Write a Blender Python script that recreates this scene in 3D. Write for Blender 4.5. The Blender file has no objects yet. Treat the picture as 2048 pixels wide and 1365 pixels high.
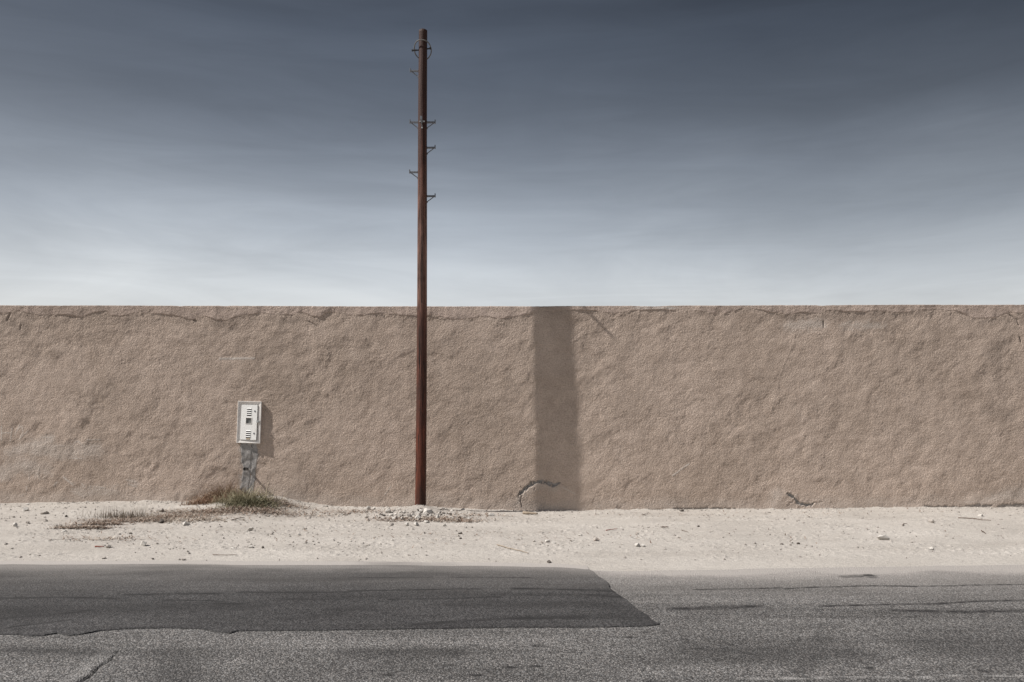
import bpy, bmesh, math, random
import numpy as np
from mathutils import Vector, noise as mnoise

random.seed(7)
rng = np.random.default_rng(11)
scene = bpy.context.scene
COL = scene.collection

# ------------------------------------------------------------------ camera
F = 1593.0            # focal length in pixels of a 2048 wide picture (28 mm)
EYE = 1.6
D = 13.3              # distance to the wall face
HOR = 823.0           # horizon row
cam_d = bpy.data.cameras.new('camera')
cam = bpy.data.objects.new('camera', cam_d)
COL.objects.link(cam)
cam.location = (0, 0, EYE)
cam.rotation_euler = (math.radians(90), 0, 0)
cam_d.sensor_width = 36
cam_d.lens = 36 * F / 2048
cam_d.shift_y = (HOR - 682.5) / 2048
cam_d.clip_end = 3000
scene.camera = cam

# ------------------------------------------------------------------ sun and sky
SX, SY, SZ = 4.8, 1.0, 5.25            # direction the light travels (SZ downward)
L = Vector((SX, SY, -SZ)).normalized()
sun_el = math.asin(-L.z)
sun_rot = math.atan2(-L.x, -L.y)
sd = bpy.data.lights.new('sun', 'SUN')
sd.energy = 5.0
sd.angle = math.radians(0.5)
sd.color = (1.0, 0.965, 0.92)
so = bpy.data.objects.new('sun', sd)
so.rotation_euler = L.to_track_quat('-Z', 'Y').to_euler()
so.location = (-20, -5, 25)
COL.objects.link(so)

world = bpy.data.worlds.new('World')
scene.world = world
world.use_nodes = True
nt = world.node_tree
nt.nodes.clear()
def N(t, ty, **kw):
    n = t.nodes.new(ty)
    for k, v in kw.items():
        setattr(n, k, v)
    return n
def math_n(t, op, a, b=None, c=None, clamp=False):
    n = N(t, 'ShaderNodeMath', operation=op)
    n.use_clamp = clamp
    for i, v in enumerate((a, b, c)):
        if v is None: continue
        if isinstance(v, (int, float)): n.inputs[i].default_value = v
        else: t.links.new(v, n.inputs[i])
    return n.outputs[0]
def ramp(t, fac, stops, interp='LINEAR'):
    n = N(t, 'ShaderNodeValToRGB')
    n.color_ramp.interpolation = interp
    e = n.color_ramp.elements
    while len(e) < len(stops): e.new(0.5)
    for i, (p, c) in enumerate(stops):
        e[i].position = p
        e[i].color = (c[0], c[1], c[2], 1) if not isinstance(c, (int, float)) else (c, c, c, 1)
    t.links.new(fac, n.inputs[0])
    return n.outputs[0]
def mixc(t, fac, a, b, mode='MIX'):
    n = N(t, 'ShaderNodeMix', data_type='RGBA', blend_type=mode)
    for i, v in ((0, fac), (6, a), (7, b)):
        if isinstance(v, (int, float)): n.inputs[i].default_value = v
        elif isinstance(v, (tuple, list)): n.inputs[i].default_value = (v[0], v[1], v[2], 1)
        else: t.links.new(v, n.inputs[i])
    return n.outputs[2]

sky = N(nt, 'ShaderNodeTexSky', sky_type='NISHITA')
sky.sun_disc = False
sky.sun_elevation = sun_el
sky.sun_rotation = sun_rot
sky.air_density = 1.0
sky.dust_density = 1.6
sky.ozone_density = 1.0
tc = N(nt, 'ShaderNodeTexCoord')
sep = N(nt, 'ShaderNodeSeparateXYZ')
nt.links.new(tc.outputs['Generated'], sep.inputs[0])
el = sep.outputs[2]
hs = N(nt, 'ShaderNodeHueSaturation')
nt.links.new(ramp(nt, el, [(0.12, 0.18), (0.22, 0.40), (0.42, 0.66)]), hs.inputs['Saturation'])
nt.links.new(sky.outputs[0], hs.inputs['Color'])
# thin high cloud: veil density falls off with height, wispy streaks
SKY_STOPS = [(0.0, 1.18), (0.15, 1.20), (0.20, 1.02), (0.27, 0.72), (0.34, 0.45), (0.45, 0.285), (0.62, 0.45), (1.0, 1.0)]
veil = ramp(nt, el, SKY_STOPS)
def dir_noise(rot, scale, det, rough, dist):
    mp = N(nt, 'ShaderNodeMapping')
    mp.inputs['Rotation'].default_value = rot
    mp.inputs['Scale'].default_value = scale
    nt.links.new(tc.outputs['Generated'], mp.inputs[0])
    n = N(nt, 'ShaderNodeTexNoise')
    n.inputs['Scale'].default_value = 1.0
    n.inputs['Detail'].default_value = det
    n.inputs['Roughness'].default_value = rough
    n.inputs['Distortion'].default_value = dist
    nt.links.new(mp.outputs[0], n.inputs['Vector'])
    return n.outputs['Fac']
w1 = dir_noise((0, math.radians(14), 0), (1.9, 1.9, 7.0), 6, 0.52, 1.0)
w2 = dir_noise((0, math.radians(12), 0), (3.2, 3.2, 24.0), 8, 0.62, 1.0)
wisp = mixc(nt, 1.0, ramp(nt, w1, [(0.30, (0.87, 0.875, 0.885)), (0.5, (0.98, 0.98, 0.98)), (0.72, (1.13, 1.12, 1.105))]), ramp(nt, w2, [(0.32, 0.94), (0.68, 1.06)]), 'MULTIPLY')
m1 = mixc(nt, 1.0, mixc(nt, 1.0, hs.outputs[0], (1.0, 1.0, 0.995), 'MULTIPLY'), veil, 'MULTIPLY')
# broad unevenness: deeper away from the sun, plus lens vignetting painted into the sides
side = ramp(nt, math_n(nt, 'MULTIPLY_ADD', sep.outputs[0], 0.5, 0.5), [(0.05, 1.0), (0.20, 0.80), (0.46, 1.10), (0.78, 0.68), (1.0, 0.8)])
hi = ramp(nt, el, [(0.08, 0.25), (0.24, 1.0)])
side2 = mixc(nt, hi, (1, 1, 1), side)
m2 = mixc(nt, 1.0, m1, wisp, 'MULTIPLY')
m3 = mixc(nt, 1.0, m2, side2, 'MULTIPLY')
bg = N(nt, 'ShaderNodeBackground')
bg.inputs[1].default_value = 0.10
nt.links.new(m3, bg.inputs[0])
wo = N(nt, 'ShaderNodeOutputWorld')
nt.links.new(bg.outputs[0], wo.inputs[0])

vs = scene.view_settings
vs.view_transform = 'Standard'
vs.look = 'None'
vs.exposure = 0.25
vs.gamma = 1.0

# ------------------------------------------------------------------ helpers
def tag(o, label=None, cat=None, group=None, kind=None):
    if label: o['label'] = label
    if cat: o['category'] = cat
    if group: o['group'] = group
    if kind: o['kind'] = kind
    return o
def empty(name, loc, rot=(0, 0, 0)):
    o = bpy.data.objects.new(name, None)
    o.location = loc
    o.rotation_euler = rot
    o.empty_display_size = 0.1
    COL.objects.link(o)
    return o
def link(name, me, mat, parent=None):
    o = bpy.data.objects.new(name, me)
    if mat is not None and not me.materials: me.materials.append(mat)
    COL.objects.link(o)
    if parent is not None: o.parent = parent
    return o
def from_bm(name, bm, mat, parent=None, smooth=False):
    me = bpy.data.meshes.new(name)
    bmesh.ops.recalc_face_normals(bm, faces=bm.faces)
    bm.to_mesh(me); bm.free()
    if smooth:
        for p in me.polygons: p.use_smooth = True
    return link(name, me, mat, parent)
def from_arrays(name, V, Q, mat, parent=None, smooth=True, attrs=None, tri=False):
    k = 3 if tri else 4
    V = np.asarray(V, np.float32); Q = np.asarray(Q, np.int32)
    me = bpy.data.meshes.new(name)
    me.vertices.add(len(V)); me.vertices.foreach_set('co', V.ravel())
    me.loops.add(len(Q) * k); me.loops.foreach_set('vertex_index', Q.ravel())
    me.polygons.add(len(Q))
    me.polygons.foreach_set('loop_start', np.arange(len(Q), dtype=np.int32) * k)
    try: me.polygons.foreach_set('loop_total', np.full(len(Q), k, np.int32))
    except Exception: pass
    me.update(calc_edges=True)
    me.polygons.foreach_set('use_smooth', np.full(len(Q), smooth, bool))
    if attrs:
        for an, av in attrs.items():
            a = me.attributes.new(an, 'FLOAT', 'POINT')
            a.data.foreach_set('value', np.asarray(av, np.float32).ravel())
    me.update()
    return link(name, me, mat, parent)
def grid_quads(nu, nv, flip=False):
    i = np.arange(nv - 1)[:, None] * nu + np.arange(nu - 1)[None, :]
    q = np.stack([i, i + 1, i + 1 + nu, i + nu], -1).reshape(-1, 4)
    return q[:, ::-1] if flip else q

_LC = {}
def _lattice(seed, n=256):
    if seed in _LC: return _LC[seed]
    r = np.random.default_rng(seed)
    a = r.random((n, n)) * 2 * np.pi
    _LC[seed] = (np.cos(a), np.sin(a))
    return _LC[seed]
def perlin(x, y, seed=0):
    gx, gy = _lattice(seed)
    xi = np.floor(x).astype(int); yi = np.floor(y).astype(int)
    xf = x - xi; yf = y - yi
    u = xf * xf * xf * (xf * (xf * 6 - 15) + 10); v = yf * yf * yf * (yf * (yf * 6 - 15) + 10)
    def g(i, j):
        a = (xi + i) & 255; b = (yi + j) & 255
        return gx[a, b] * (xf - i) + gy[a, b] * (yf - j)
    n0 = g(0, 0) * (1 - u) + g(1, 0) * u
    n1 = g(0, 1) * (1 - u) + g(1, 1) * u
    return (n0 * (1 - v) + n1 * v) * 1.6
def fbm(x, y, sc, octv=4, seed=0, rough=0.5):
    s = 0; a = 1; t = 0
    for k in range(octv):
        s = s + a * perlin(x * sc + 13.7 * k, y * sc + 7.1 * k, seed + k)
        t += a; a *= rough; sc *= 2.03
    return s / t
def sstep(a, b, v):
    t = np.clip((v - a) / (b - a), 0, 1)
    return t * t * (3 - 2 * t)
def poly_mask(X, Z, pts, out, soft=0.5, gain=1.0, warp=0.0, seed=5):
    """max-blend a stroke into out; pts = [(x, z, halfwidth), ...] in metres"""
    p = np.array(pts, float)
    mw = p[:, 2].max() * 2.5 + 0.06
    sel = np.where((X > p[:, 0].min() - mw) & (X < p[:, 0].max() + mw) & (Z > p[:, 1].min() - mw) & (Z < p[:, 1].max() + mw))
    if len(sel[0]) == 0: return
    x = X[sel]; z = Z[sel]
    if warp:
        x = x + warp * fbm(x, z, 14, 3, seed); z = z + warp * fbm(x, z, 14, 3, seed + 9)
    best = np.zeros_like(x)
    for a, b in zip(p[:-1], p[1:]):
        d = b[:2] - a[:2]; l2 = max((d ** 2).sum(), 1e-9)
        t = np.clip(((x - a[0]) * d[0] + (z - a[1]) * d[1]) / l2, 0, 1)
        dist = np.hypot(x - a[0] - t * d[0], z - a[1] - t * d[1])
        w = a[2] + (b[2] - a[2]) * t
        best = np.maximum(best, 1 - sstep(1 - soft, 1 + soft, dist / np.maximum(w, 1e-4)))
    out[sel] = np.maximum(out[sel], best * gain)

# wall face point of a pixel of the photograph, ground point of a pixel
PXM = F / D
def WX(px): return (px - 1024) / PXM
def WZ(py): return EYE - (py - HOR) / PXM
def interp(x, pts):
    p = np.array(pts, float)
    return np.interp(x, p[:, 0], p[:, 1])

# ------------------------------------------------------------------ ground shape
BASE = [(WX(a), WZ(b)) for a, b in [(-600, 1010), (0, 1007), (120, 1006), (250, 1003.5), (310, 1002.5), (380, 1006), (450, 1003), (520, 995),
        (560, 995), (600, 1004), (640, 1011), (700, 1015), (780, 1015), (840, 1013), (900, 1017), (1000, 1021), (1070, 1023), (1160, 1022.5),
        (1240, 1020.5), (1600, 1018.5), (1800, 1016), (1880, 1015.5), (2048, 1016), (2700, 1014)]]
def gd(py, z=0.0): return (EYE - z) * F / (py - HOR)
EDGE = []
for a, b in [(-900, 1131), (0, 1131), (300, 1131), (700, 1133), (1000, 1134.5), (1120, 1137), (1170, 1141), (1260, 1142), (1500, 1139), (1750, 1134), (2048, 1129), (2800, 1120)]:
    d = gd(b); EDGE.append(((a - 1024) / F * d, d))
def zground(x, y):
    x = np.asarray(x, float); y = np.asarray(y, float)
    e = interp(x, EDGE) + 0.05 * fbm(x, x * 0 + 3.3, 1.1, 3, 61)
    t = (y - e) / (D - e)
    tc_ = np.clip(t, 0, 1)
    zw = interp(x, BASE)
    side = np.exp(-((x - WX(540)) / 1.0) ** 2) * 0.0
    z = 0.004 + np.clip(t * 60, -1, 0) * 0.06 + sstep(0, 0.12, tc_) * 0.03 + tc_ ** 2.2 * (zw - 0.03)
    amp = sstep(0.01, 0.2, tc_)
    z = z + amp * (0.018 * fbm(x, y, 0.9, 3, 21) + 0.007 * fbm(x * 0.6, y, 4.0, 4, 31)) * (1 - 0.75 * sstep(12.7, 13.3, y))
    # heap of rubble and soil at the pole foot
    hx, hy = (842 - 1024) / F * 12.72, 12.68
    z = z + 0.075 * np.exp(-(((x - hx) / 0.33) ** 2 + ((y - hy) / 0.25) ** 2))
    z = z + 0.03 * np.exp(-(((x - hx + 0.35) / 0.7) ** 2 + ((y - 12.4) / 0.4) ** 2))
    # low hump under the litter
    z = z + 0.05 * np.exp(-(((x - WX(480)) / 0.9) ** 2 + ((y - 12.9) / 0.5) ** 2))
    z = z + 0.03 * np.exp(-(((x - WX(260)) / 1.3) ** 2 + ((y - 12.1) / 0.45) ** 2))
    z = np.where(y > D + 0.15, np.minimum(z, 0.02), z)
    return z
def G(px, py):
    z = 0.0
    for _ in range(30):
        d = (EYE - z) * F / (py - HOR)
        d = min(d, D - 0.04)
        x = (px - 1024) / F * d
        z = 0.5 * z + 0.5 * float(zground(x, d))
    return Vector((x, d, z))

# ------------------------------------------------------------------ materials
def new_mat(name):
    m = bpy.data.materials.new(name)
    m.use_nodes = True
    t = m.node_tree
    b = t.nodes['Principled BSDF']
    b.inputs['Roughness'].default_value = 0.9
    b.inputs['Specular IOR Level'].default_value = 0.2
    return m, t, b
def tex_noise(t, vec, sc, det=4, rough=0.5, dist=0.0):
    n = N(t, 'ShaderNodeTexNoise')
    n.inputs['Scale'].default_value = sc; n.inputs['Detail'].default_value = det
    n.inputs['Roughness'].default_value = rough; n.inputs['Distortion'].default_value = dist
    if vec is not None: t.links.new(vec, n.inputs['Vector'])
    return n.outputs['Fac']
def tex_voro(t, vec, sc, feature='F1', out='Distance', rnd=1.0):
    n = N(t, 'ShaderNodeTexVoronoi', feature=feature)
    n.inputs['Scale'].default_value = sc; n.inputs['Randomness'].default_value = rnd
    t.links.new(vec, n.inputs['Vector'])
    return n.outputs[out]
def attr(t, name):
    n = N(t, 'ShaderNodeAttribute'); n.attribute_name = name
    return n.outputs['Fac']
def bump(t, h, dist, strength=1.0, normal=None):
    n = N(t, 'ShaderNodeBump')
    n.inputs['Strength'].default_value = strength
    n.inputs['Distance'].default_value = dist
    t.links.new(h, n.inputs['Height'])
    if normal is not None: t.links.new(normal, n.inputs['Normal'])
    return n.outputs[0]
def objco(t):
    return N(t, 'ShaderNodeTexCoord').outputs['Object']
def mapping(t, vec, scale=(1, 1, 1), rot=(0, 0, 0)):
    n = N(t, 'ShaderNodeMapping')
    n.inputs['Scale'].default_value = scale; n.inputs['Rotation'].default_value = rot
    t.links.new(vec, n.inputs[0])
    return n.outputs[0]

# stucco
def stucco_mat(name, base, sc=1.0, rel=1.0, attrs=True):
    m, t, b = new_mat(name)
    co = objco(t)
    big = tex_noise(t, co, 0.55, 5, 0.55)
    c = mixc(t, ramp(t, big, [(0.3, 0), (0.7, 1)]), tuple(v * q for v, q in zip(base, (0.88, 0.87, 0.86))), tuple(v * q for v, q in zip(base, (1.13, 1.13, 1.14))))
    med = tex_noise(t, co, 4, 6, 0.6)
    c = mixc(t, 0.55, c, mixc(t, 1.0, c, ramp(t, med, [(0.3, (0.80, 0.785, 0.77)), (0.7, (1.16, 1.17, 1.18))]), 'MULTIPLY'))
    g1 = tex_noise(t, co, 44 * sc, 3, 0.65)
    g2 = tex_noise(t, co, 105 * sc, 2, 0.6)
    c = mixc(t, 1.0, c, ramp(t, g1, [(0.32, 0.80), (0.68, 1.18)]), 'MULTIPLY')
    if attrs:
        pale = attr(t, 'pale'); dark = attr(t, 'dark'); cem = attr(t, 'cement')
        pn = math_n(t, 'MULTIPLY', pale, ramp(t, med, [(0.25, 0.55), (0.6, 1.0)]))
        c = mixc(t, pn, c, (0.56, 0.50, 0.45))
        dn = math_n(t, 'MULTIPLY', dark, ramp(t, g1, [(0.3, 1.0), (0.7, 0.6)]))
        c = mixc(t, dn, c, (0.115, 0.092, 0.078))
        cg = mixc(t, ramp(t, tex_noise(t, co, 16, 5, 0.65), [(0.3, 0), (0.7, 1)]), (0.17, 0.162, 0.155), (0.42, 0.395, 0.375))
        c = mixc(t, cem, c, cg)
    t.links.new(c, b.inputs['Base Color'])
    h = math_n(t, 'ADD', math_n(t, 'MULTIPLY', g1, 1.0), math_n(t, 'MULTIPLY', g2, 0.35))
    gm = ramp(t, tex_noise(t, co, 1.3, 4, 0.6), [(0.35, 0.7), (0.65, 1.25)])
    n1 = bump(t, math_n(t, 'MULTIPLY', h, gm), 0.024 * rel)
    t.links.new(n1, b.inputs['Normal'])
    b.inputs['Roughness'].default_value = 0.95
    b.inputs['Specular IOR Level'].default_value = 0.08
    return m
WALLC = (0.490, 0.396, 0.330)
M_wall = stucco_mat('stucco', WALLC)
M_cop = stucco_mat('coping_plaster', (0.470, 0.378, 0.322), 1.2, 0.7)
# cement
M_cement, t, b = new_mat('cement')
co = objco(t)
c = ramp(t, tex_noise(t, mapping(t, co, (1, 1, 0.8)), 13, 6, 0.65, 0.5), [(0.3, (0.15, 0.145, 0.14)), (0.48, (0.30, 0.285, 0.275)), (0.72, (0.48, 0.455, 0.43))])
t.links.new(c, b.inputs['Base Color'])
t.links.new(bump(t, tex_noise(t, co, 40, 4, 0.6), 0.006), b.inputs['Normal'])
# sand
M_sand, t, b = new_mat('sand')
co = objco(t)
big = tex_noise(t, mapping(t, co, (0.35, 1, 1)), 1.4, 5, 0.6)
c = mixc(t, ramp(t, big, [(0.32, 0), (0.68, 1)]), (0.385, 0.352, 0.317), (0.462, 0.427, 0.388))
f1 = tex_noise(t, co, 60, 4, 0.7)
c = mixc(t, 1.0, c, ramp(t, f1, [(0.3, 0.74), (0.5, 1.0), (0.72, 1.13)]), 'MULTIPLY')
spk = tex_voro(t, co, 42)
spn = tex_noise(t, co, 3.5, 3)
spm = math_n(t, 'MULTIPLY', ramp(t, spk, [(0.13, 1), (0.20, 0)]), ramp(t, spn, [(0.48, 0), (0.66, 1)]))
c = mixc(t, math_n(t, 'MULTIPLY', spm, 0.8), c, (0.13, 0.105, 0.088))
soil = attr(t, 'soil')
c = mixc(t, math_n(t, 'MULTIPLY', soil, ramp(t, tex_noise(t, co, 16, 5, 0.7), [(0.40, 0), (0.62, 0.75)])), c, (0.20, 0.145, 0.11))
t.links.new(c, b.inputs['Base Color'])
hh = math_n(t, 'ADD', tex_noise(t, mapping(t, co, (0.5, 1, 1)), 22, 5, 0.65), math_n(t, 'MULTIPLY', f1, 0.35))
t.links.new(bump(t, hh, 0.022), b.inputs['Normal'])
b.inputs['Specular IOR Level'].default_value = 0.05

def asphalt(name, dark, light, sc, contrast, dust_lo, dust_hi):
    m, t, b = new_mat(name)
    co = objco(t)
    v1 = N(t, 'ShaderNodeTexVoronoi'); v1.inputs['Scale'].default_value = sc; t.links.new(co, v1.inputs['Vector'])
    sp = N(t, 'ShaderNodeSeparateColor'); t.links.new(v1.outputs['Color'], sp.inputs[0])
    dist = v1.outputs['Distance']
    lite = tuple(l for l in light)
    stone = mixc(t, ramp(t, sp.outputs[0], [(0.2, 0), (0.55, 0.35), (0.95, 1)]), dark, lite)
    tint = mixc(t, sp.outputs[1], (1.05, 0.99, 0.95), (0.95, 1.0, 1.05))
    stone = mixc(t, 0.6, stone, mixc(t, 1.0, stone, tint, 'MULTIPLY'))
    c = mixc(t, ramp(t, dist, [(0.35, 0), (0.62, contrast)]), stone, tuple(v * 0.45 for v in dark))
    fine = tex_noise(t, co, sc * 1.9, 3, 0.7)
    c = mixc(t, 1.0, c, ramp(t, fine, [(0.3, 0.72), (0.7, 1.28)]), 'MULTIPLY')
    lg = tex_noise(t, mapping(t, co, (0.28, 1, 1)), 1.7, 5, 0.6)
    c = mixc(t, 1.0, c, ramp(t, lg, [(0.3, 0.70), (0.7, 1.24)]), 'MULTIPLY')
    # worn streaks that run along the road
    st = tex_noise(t, mapping(t, co, (0.12, 2.6, 1)), 2.2, 5, 0.6, 0.3)
    c = mixc(t, 1.0, c, ramp(t, st, [(0.3, 0.74), (0.5, 1.0), (0.7, 1.14)]), 'MULTIPLY')
    pale = attr(t, 'pale'); tar = attr(t, 'tar')
    # wind-blown sand lying on the road towards the verge
    sx = N(t, 'ShaderNodeSeparateXYZ'); t.links.new(co, sx.inputs[0])
    dn = tex_noise(t, mapping(t, co, (0.22, 1, 1)), 1.5, 4, 0.6)
    yy = math_n(t, 'ADD', sx.outputs[1], math_n(t, 'MULTIPLY_ADD', dn, 1.3, -0.65))
    mr = N(t, 'ShaderNodeMapRange', interpolation_type='SMOOTHSTEP')
    mr.inputs['From Min'].default_value = dust_lo; mr.inputs['From Max'].default_value = dust_hi
    t.links.new(yy, mr.inputs[0])
    grain = ramp(t, math_n(t, 'ADD', math_n(t, 'MULTIPLY', fine, 0.5), math_n(t, 'MULTIPLY', dist, 0.5)), [(0.28, 0.25), (0.55, 1.0)])
    dust = math_n(t, 'MULTIPLY', mr.outputs[0], grain)
    dust = math_n(t, 'ADD', math_n(t, 'MULTIPLY', dust, 0.33 if 'patch' in name else 0.66), math_n(t, 'MULTIPLY', attr(t, 'sand'), 0.97), clamp=True)
    c = mixc(t, dust, c, (0.37, 0.340, 0.315))
    c = mixc(t, math_n(t, 'MULTIPLY', pale, ramp(t, fine, [(0.35, 0.0), (0.6, 1.0)])), c, (0.46, 0.44, 0.42))
    c = mixc(t, tar, c, (0.022, 0.021, 0.021))
    t.links.new(c, b.inputs['Base Color'])
    h = math_n(t, 'SUBTRACT', math_n(t, 'MULTIPLY', fine, 0.5), dist)
    t.links.new(bump(t, h, 0.008 if 'patch' not in name else 0.004), b.inputs['Normal'])
    b.inputs['Roughness'].default_value = 0.88
    b.inputs['Specular IOR Level'].default_value = 0.25
    return m
M_road = asphalt('asphalt', (0.082, 0.078, 0.075), (0.335, 0.318, 0.303), 92, 0.6, 6.3, 8.5)
M_patch = asphalt('patch_asphalt', (0.031, 0.030, 0.030), (0.128, 0.122, 0.120), 105, 0.5, 6.7, 8.6)

# ------------------------------------------------------------------ ground sheet
def spaced(lo, hi, step, ext):
    core = np.arange(lo, hi + step / 2, step)
    out, s, v = [], step, core[-1]
    while v < ext:
        s *= 1.28; v += s; out.append(v)
    out2, s, v = [], step, core[0]
    while v > -ext:
        s *= 1.28; v -= s; out2.append(v)
    return np.concatenate([out2[::-1], core, out])
gx = spaced(-9.4, 9.4, 0.018, 900)
ycore = np.arange(8.0, 13.42, 0.016)
yf, s, v = [], 0.02, ycore[-1]
while v < 1500: s *= 1.3; v += s; yf.append(v)
yb, s, v = [], 0.02, ycore[0]
while v > -600: s *= 1.3; v -= s; yb.append(v)
gy = np.concatenate([yb[::-1], ycore, yf])
X, Y = np.meshgrid(gx, gy)
Z = zground(X, Y)
dt = (np.abs(X) < 11) & (Y > 7.9) & (Y < 13.5)
ee = interp(X, EDGE)
amp = sstep(0.05, 0.5, Y - ee) * dt
hump = fbm(X * 0.55, Y, 7, 4, 41)
clod = np.maximum(fbm(X, Y, 17, 3, 51) - 0.12, 0)
Z = Z + amp * (0.0080 * hump + 0.045 * clod * sstep(-0.25, 0.35, fbm(X * 0.6, Y, 1.6, 3, 53)) + 0.0025 * fbm(X, Y, 34, 2, 55))
# crumbs and drifted soil against the foot of the wall
Z = Z + 0.030 * np.maximum(fbm(X, X * 0 + 0.4, 3.2, 4, 57), 0) * np.exp(-((Y - D) / 0.10) ** 2) * dt
Z = np.where(Y < 7.5, -0.06, Z)
far = np.hypot(X, Y)
soil = np.zeros_like(X)
for px_, py_, rx, ry, g in [(250, 1045, 0.9, 0.30, 0.8), (420, 1028, 1.0, 0.35, 1.0), (520, 1012, 0.55, 0.4, 1.0), (880, 1042, 0.45, 0.16, 1.1), (780, 1040, 0.4, 0.12, 0.7),
                            (170, 1052, 0.35, 0.10, 0.8), (600, 1030, 0.7, 0.25, 0.45), (700, 1022, 0.5, 0.3, 0.45)]:
    p = G(px_, py_)
    soil = np.maximum(soil, g * np.exp(-(((X - p.x) / rx) ** 2 + ((Y - p.y) / ry) ** 2)))
ground = from_arrays('ground', np.stack([X, Y, Z], -1).reshape(-1, 3), grid_quads(len(gx), len(gy)), M_sand, attrs={'soil': np.clip(soil, 0, 1)})
tag(ground, kind='structure')

# ------------------------------------------------------------------ road
def RP(px, py):
    d = gd(py); return (px - 1024) / F * d, d
def strokes_world(lst):
    out = []
    for pts, w in lst:
        ww = w if isinstance(w, (list, tuple)) else [w] * len(pts)
        out.append([(*RP(*p), q) for p, q in zip(pts, ww)])
    return out
ROAD_TAR = strokes_world([
    ([(1390, 1180), (1460, 1178), (1530, 1177), (1560, 1176)], 0.014), ([(1570, 1178), (1620, 1175), (1680, 1174)], 0.014),
    ([(1690, 1173), (1760, 1172), (1830, 1173), (1910, 1172)], 0.014), ([(1920, 1171), (2048, 1169), (2300, 1166)], 0.013),
    ([(1348, 1219), (1430, 1215), (1520, 1213)], 0.030), ([(1640, 1213), (1760, 1210), (1870, 1208), (1960, 1203), (2080, 1200)], 0.016),
    ([(1700, 1153), (1740, 1151), (1745, 1155)], 0.03), ([(1720, 1153), (1690, 1154)], 0.03), ([(1790, 1221), (1860, 1223), (1940, 1224), (2100, 1221)], 0.022),
    ([(2018, 1276), (2035, 1279), (2060, 1286)], 0.018),
    ([(1070, 1292), (1086, 1292)], 0.016), ([(942, 1290), (950, 1290)], 0.012), ([(897, 1331), (907, 1331)], 0.014), ([(1015, 1335), (1026, 1335)], 0.014),
    ([(1066, 1333), (1080, 1333)], 0.014), ([(940, 1351), (960, 1352)], 0.012), ([(1285, 1265), (1294, 1265)], 0.012), ([(1168, 1281), (1176, 1281)], 0.010),
    ([(770, 1350), (778, 1350)], 0.016), ([(1298, 1363), (1312, 1363)], 0.014), ([(1452, 1289), (1462, 1289)], 0.012), ([(1388, 1297), (1400, 1297)], 0.010),
    ([(1700, 1334), (1708, 1334)], 0.012), ([(1732, 1336), (1742, 1336)], 0.012), ([(1255, 1275), (1262, 1275)], 0.010), ([(1060, 1316), (1066, 1316)], 0.010),
    ([(835, 1294), (843, 1295)], 0.010), ([(1365, 1279), (1370, 1279)], 0.012), ([(1960, 1342), (1972, 1343)], 0.012), ([(740, 1342), (746, 1342)], 0.010)])
CRACK = strokes_world([([(238, 1304), (228, 1312), (219, 1322), (205, 1330), (194, 1337), (188, 1346), (172, 1357), (160, 1364), (140, 1380), (118, 1400)],
                        [0.003, 0.005, 0.008, 0.006, 0.010, 0.007, 0.012, 0.009, 0.009, 0.008])])
RIDGE = strokes_world([([(225, 1303), (200, 1318), (180, 1338), (155, 1358), (130, 1378)], 0.055)])
WORN = strokes_world([([(1640, 1268), (1642, 1285), (1634, 1302), (1612, 1328), (1598, 1345)], 0.05), ([(350, 1310), (360, 1330), (352, 1365)], 0.16),
                      ([(1880, 1290), (2000, 1300), (2200, 1300)], 0.30), ([(1400, 1302), (1500, 1308), (1700, 1306)], 0.20), ([(700, 1304), (900, 1306)], 0.10),
                      ([(20, 1300), (160, 1305), (210, 1308)], 0.07)])
LINE = strokes_world([([(1480, 1359), (1560, 1357), (1650, 1356), (1760, 1355), (1860, 1355)], 0.022), ([(1900, 1352), (2060, 1352), (2300, 1350)], 0.012)])
rx = spaced(-6.8, 6.8, 0.0115, 500)
ryc = np.arange(4.3, 8.95, 0.0115)
ryb, s, v = [], 0.015, ryc[0]
while v > -9: s *= 1.3; v -= s; ryb.append(v)
ry = np.concatenate([ryb[::-1], ryc])
X, Y = np.meshgrid(rx, ry)
fine = (np.abs(X) < 7.2) & (Y > 4)
Z = 0.003 * fbm(X * 0.5, Y, 1.2, 3, 71) * fine + 0.0012 * fbm(X, Y, 28, 2, 75) * fine
tar = np.zeros_like(X); pale = np.zeros_like(X); ck = np.zeros_like(X); rg = np.zeros_like(X); wn = np.zeros_like(X)
for s_ in ROAD_TAR: poly_mask(X, Y, [(a_, b_, c_ * 1.6) for a_, b_, c_ in s_], tar, 0.7, 0.95, 0.012)
tar *= 0.55 + 0.45 * sstep(-0.2, 0.25, fbm(X, Y, 9, 3, 77))
for s_ in CRACK: poly_mask(X, Y, s_, ck, 0.5, 1.0, 0.010)
for s_ in RIDGE: poly_mask(X, Y, s_, rg, 0.9, 1.0, 0.01)
for s_ in WORN: poly_mask(X, Y, s_, wn, 0.95, 0.42, 0.04)
for s_ in LINE: poly_mask(X, Y, s_, pale, 0.6, 0.75, 0.012)
pale *= sstep(-0.25, 0.3, fbm(X * 0.7, Y, 9, 3, 79))
Z = Z + 0.006 * rg * (1 - ck) - 0.016 * ck
tar = np.maximum(tar, np.maximum(ck, wn))
pale = np.maximum(pale, 0.22 * rg * (1 - ck))
ee = interp(X, EDGE)
sand_on = sstep(-0.55, 0.06, (Y - ee) + 0.30 * fbm(X * 0.5, Y, 2.2, 4, 83) + 0.10 * fbm(X, Y, 20, 2, 84)) * 0.9
sand_on = sand_on * sstep(0.5, 1.5, X) + (1 - sstep(0.5, 1.5, X)) * sstep(-0.06, 0.03, Y - ee)
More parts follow.
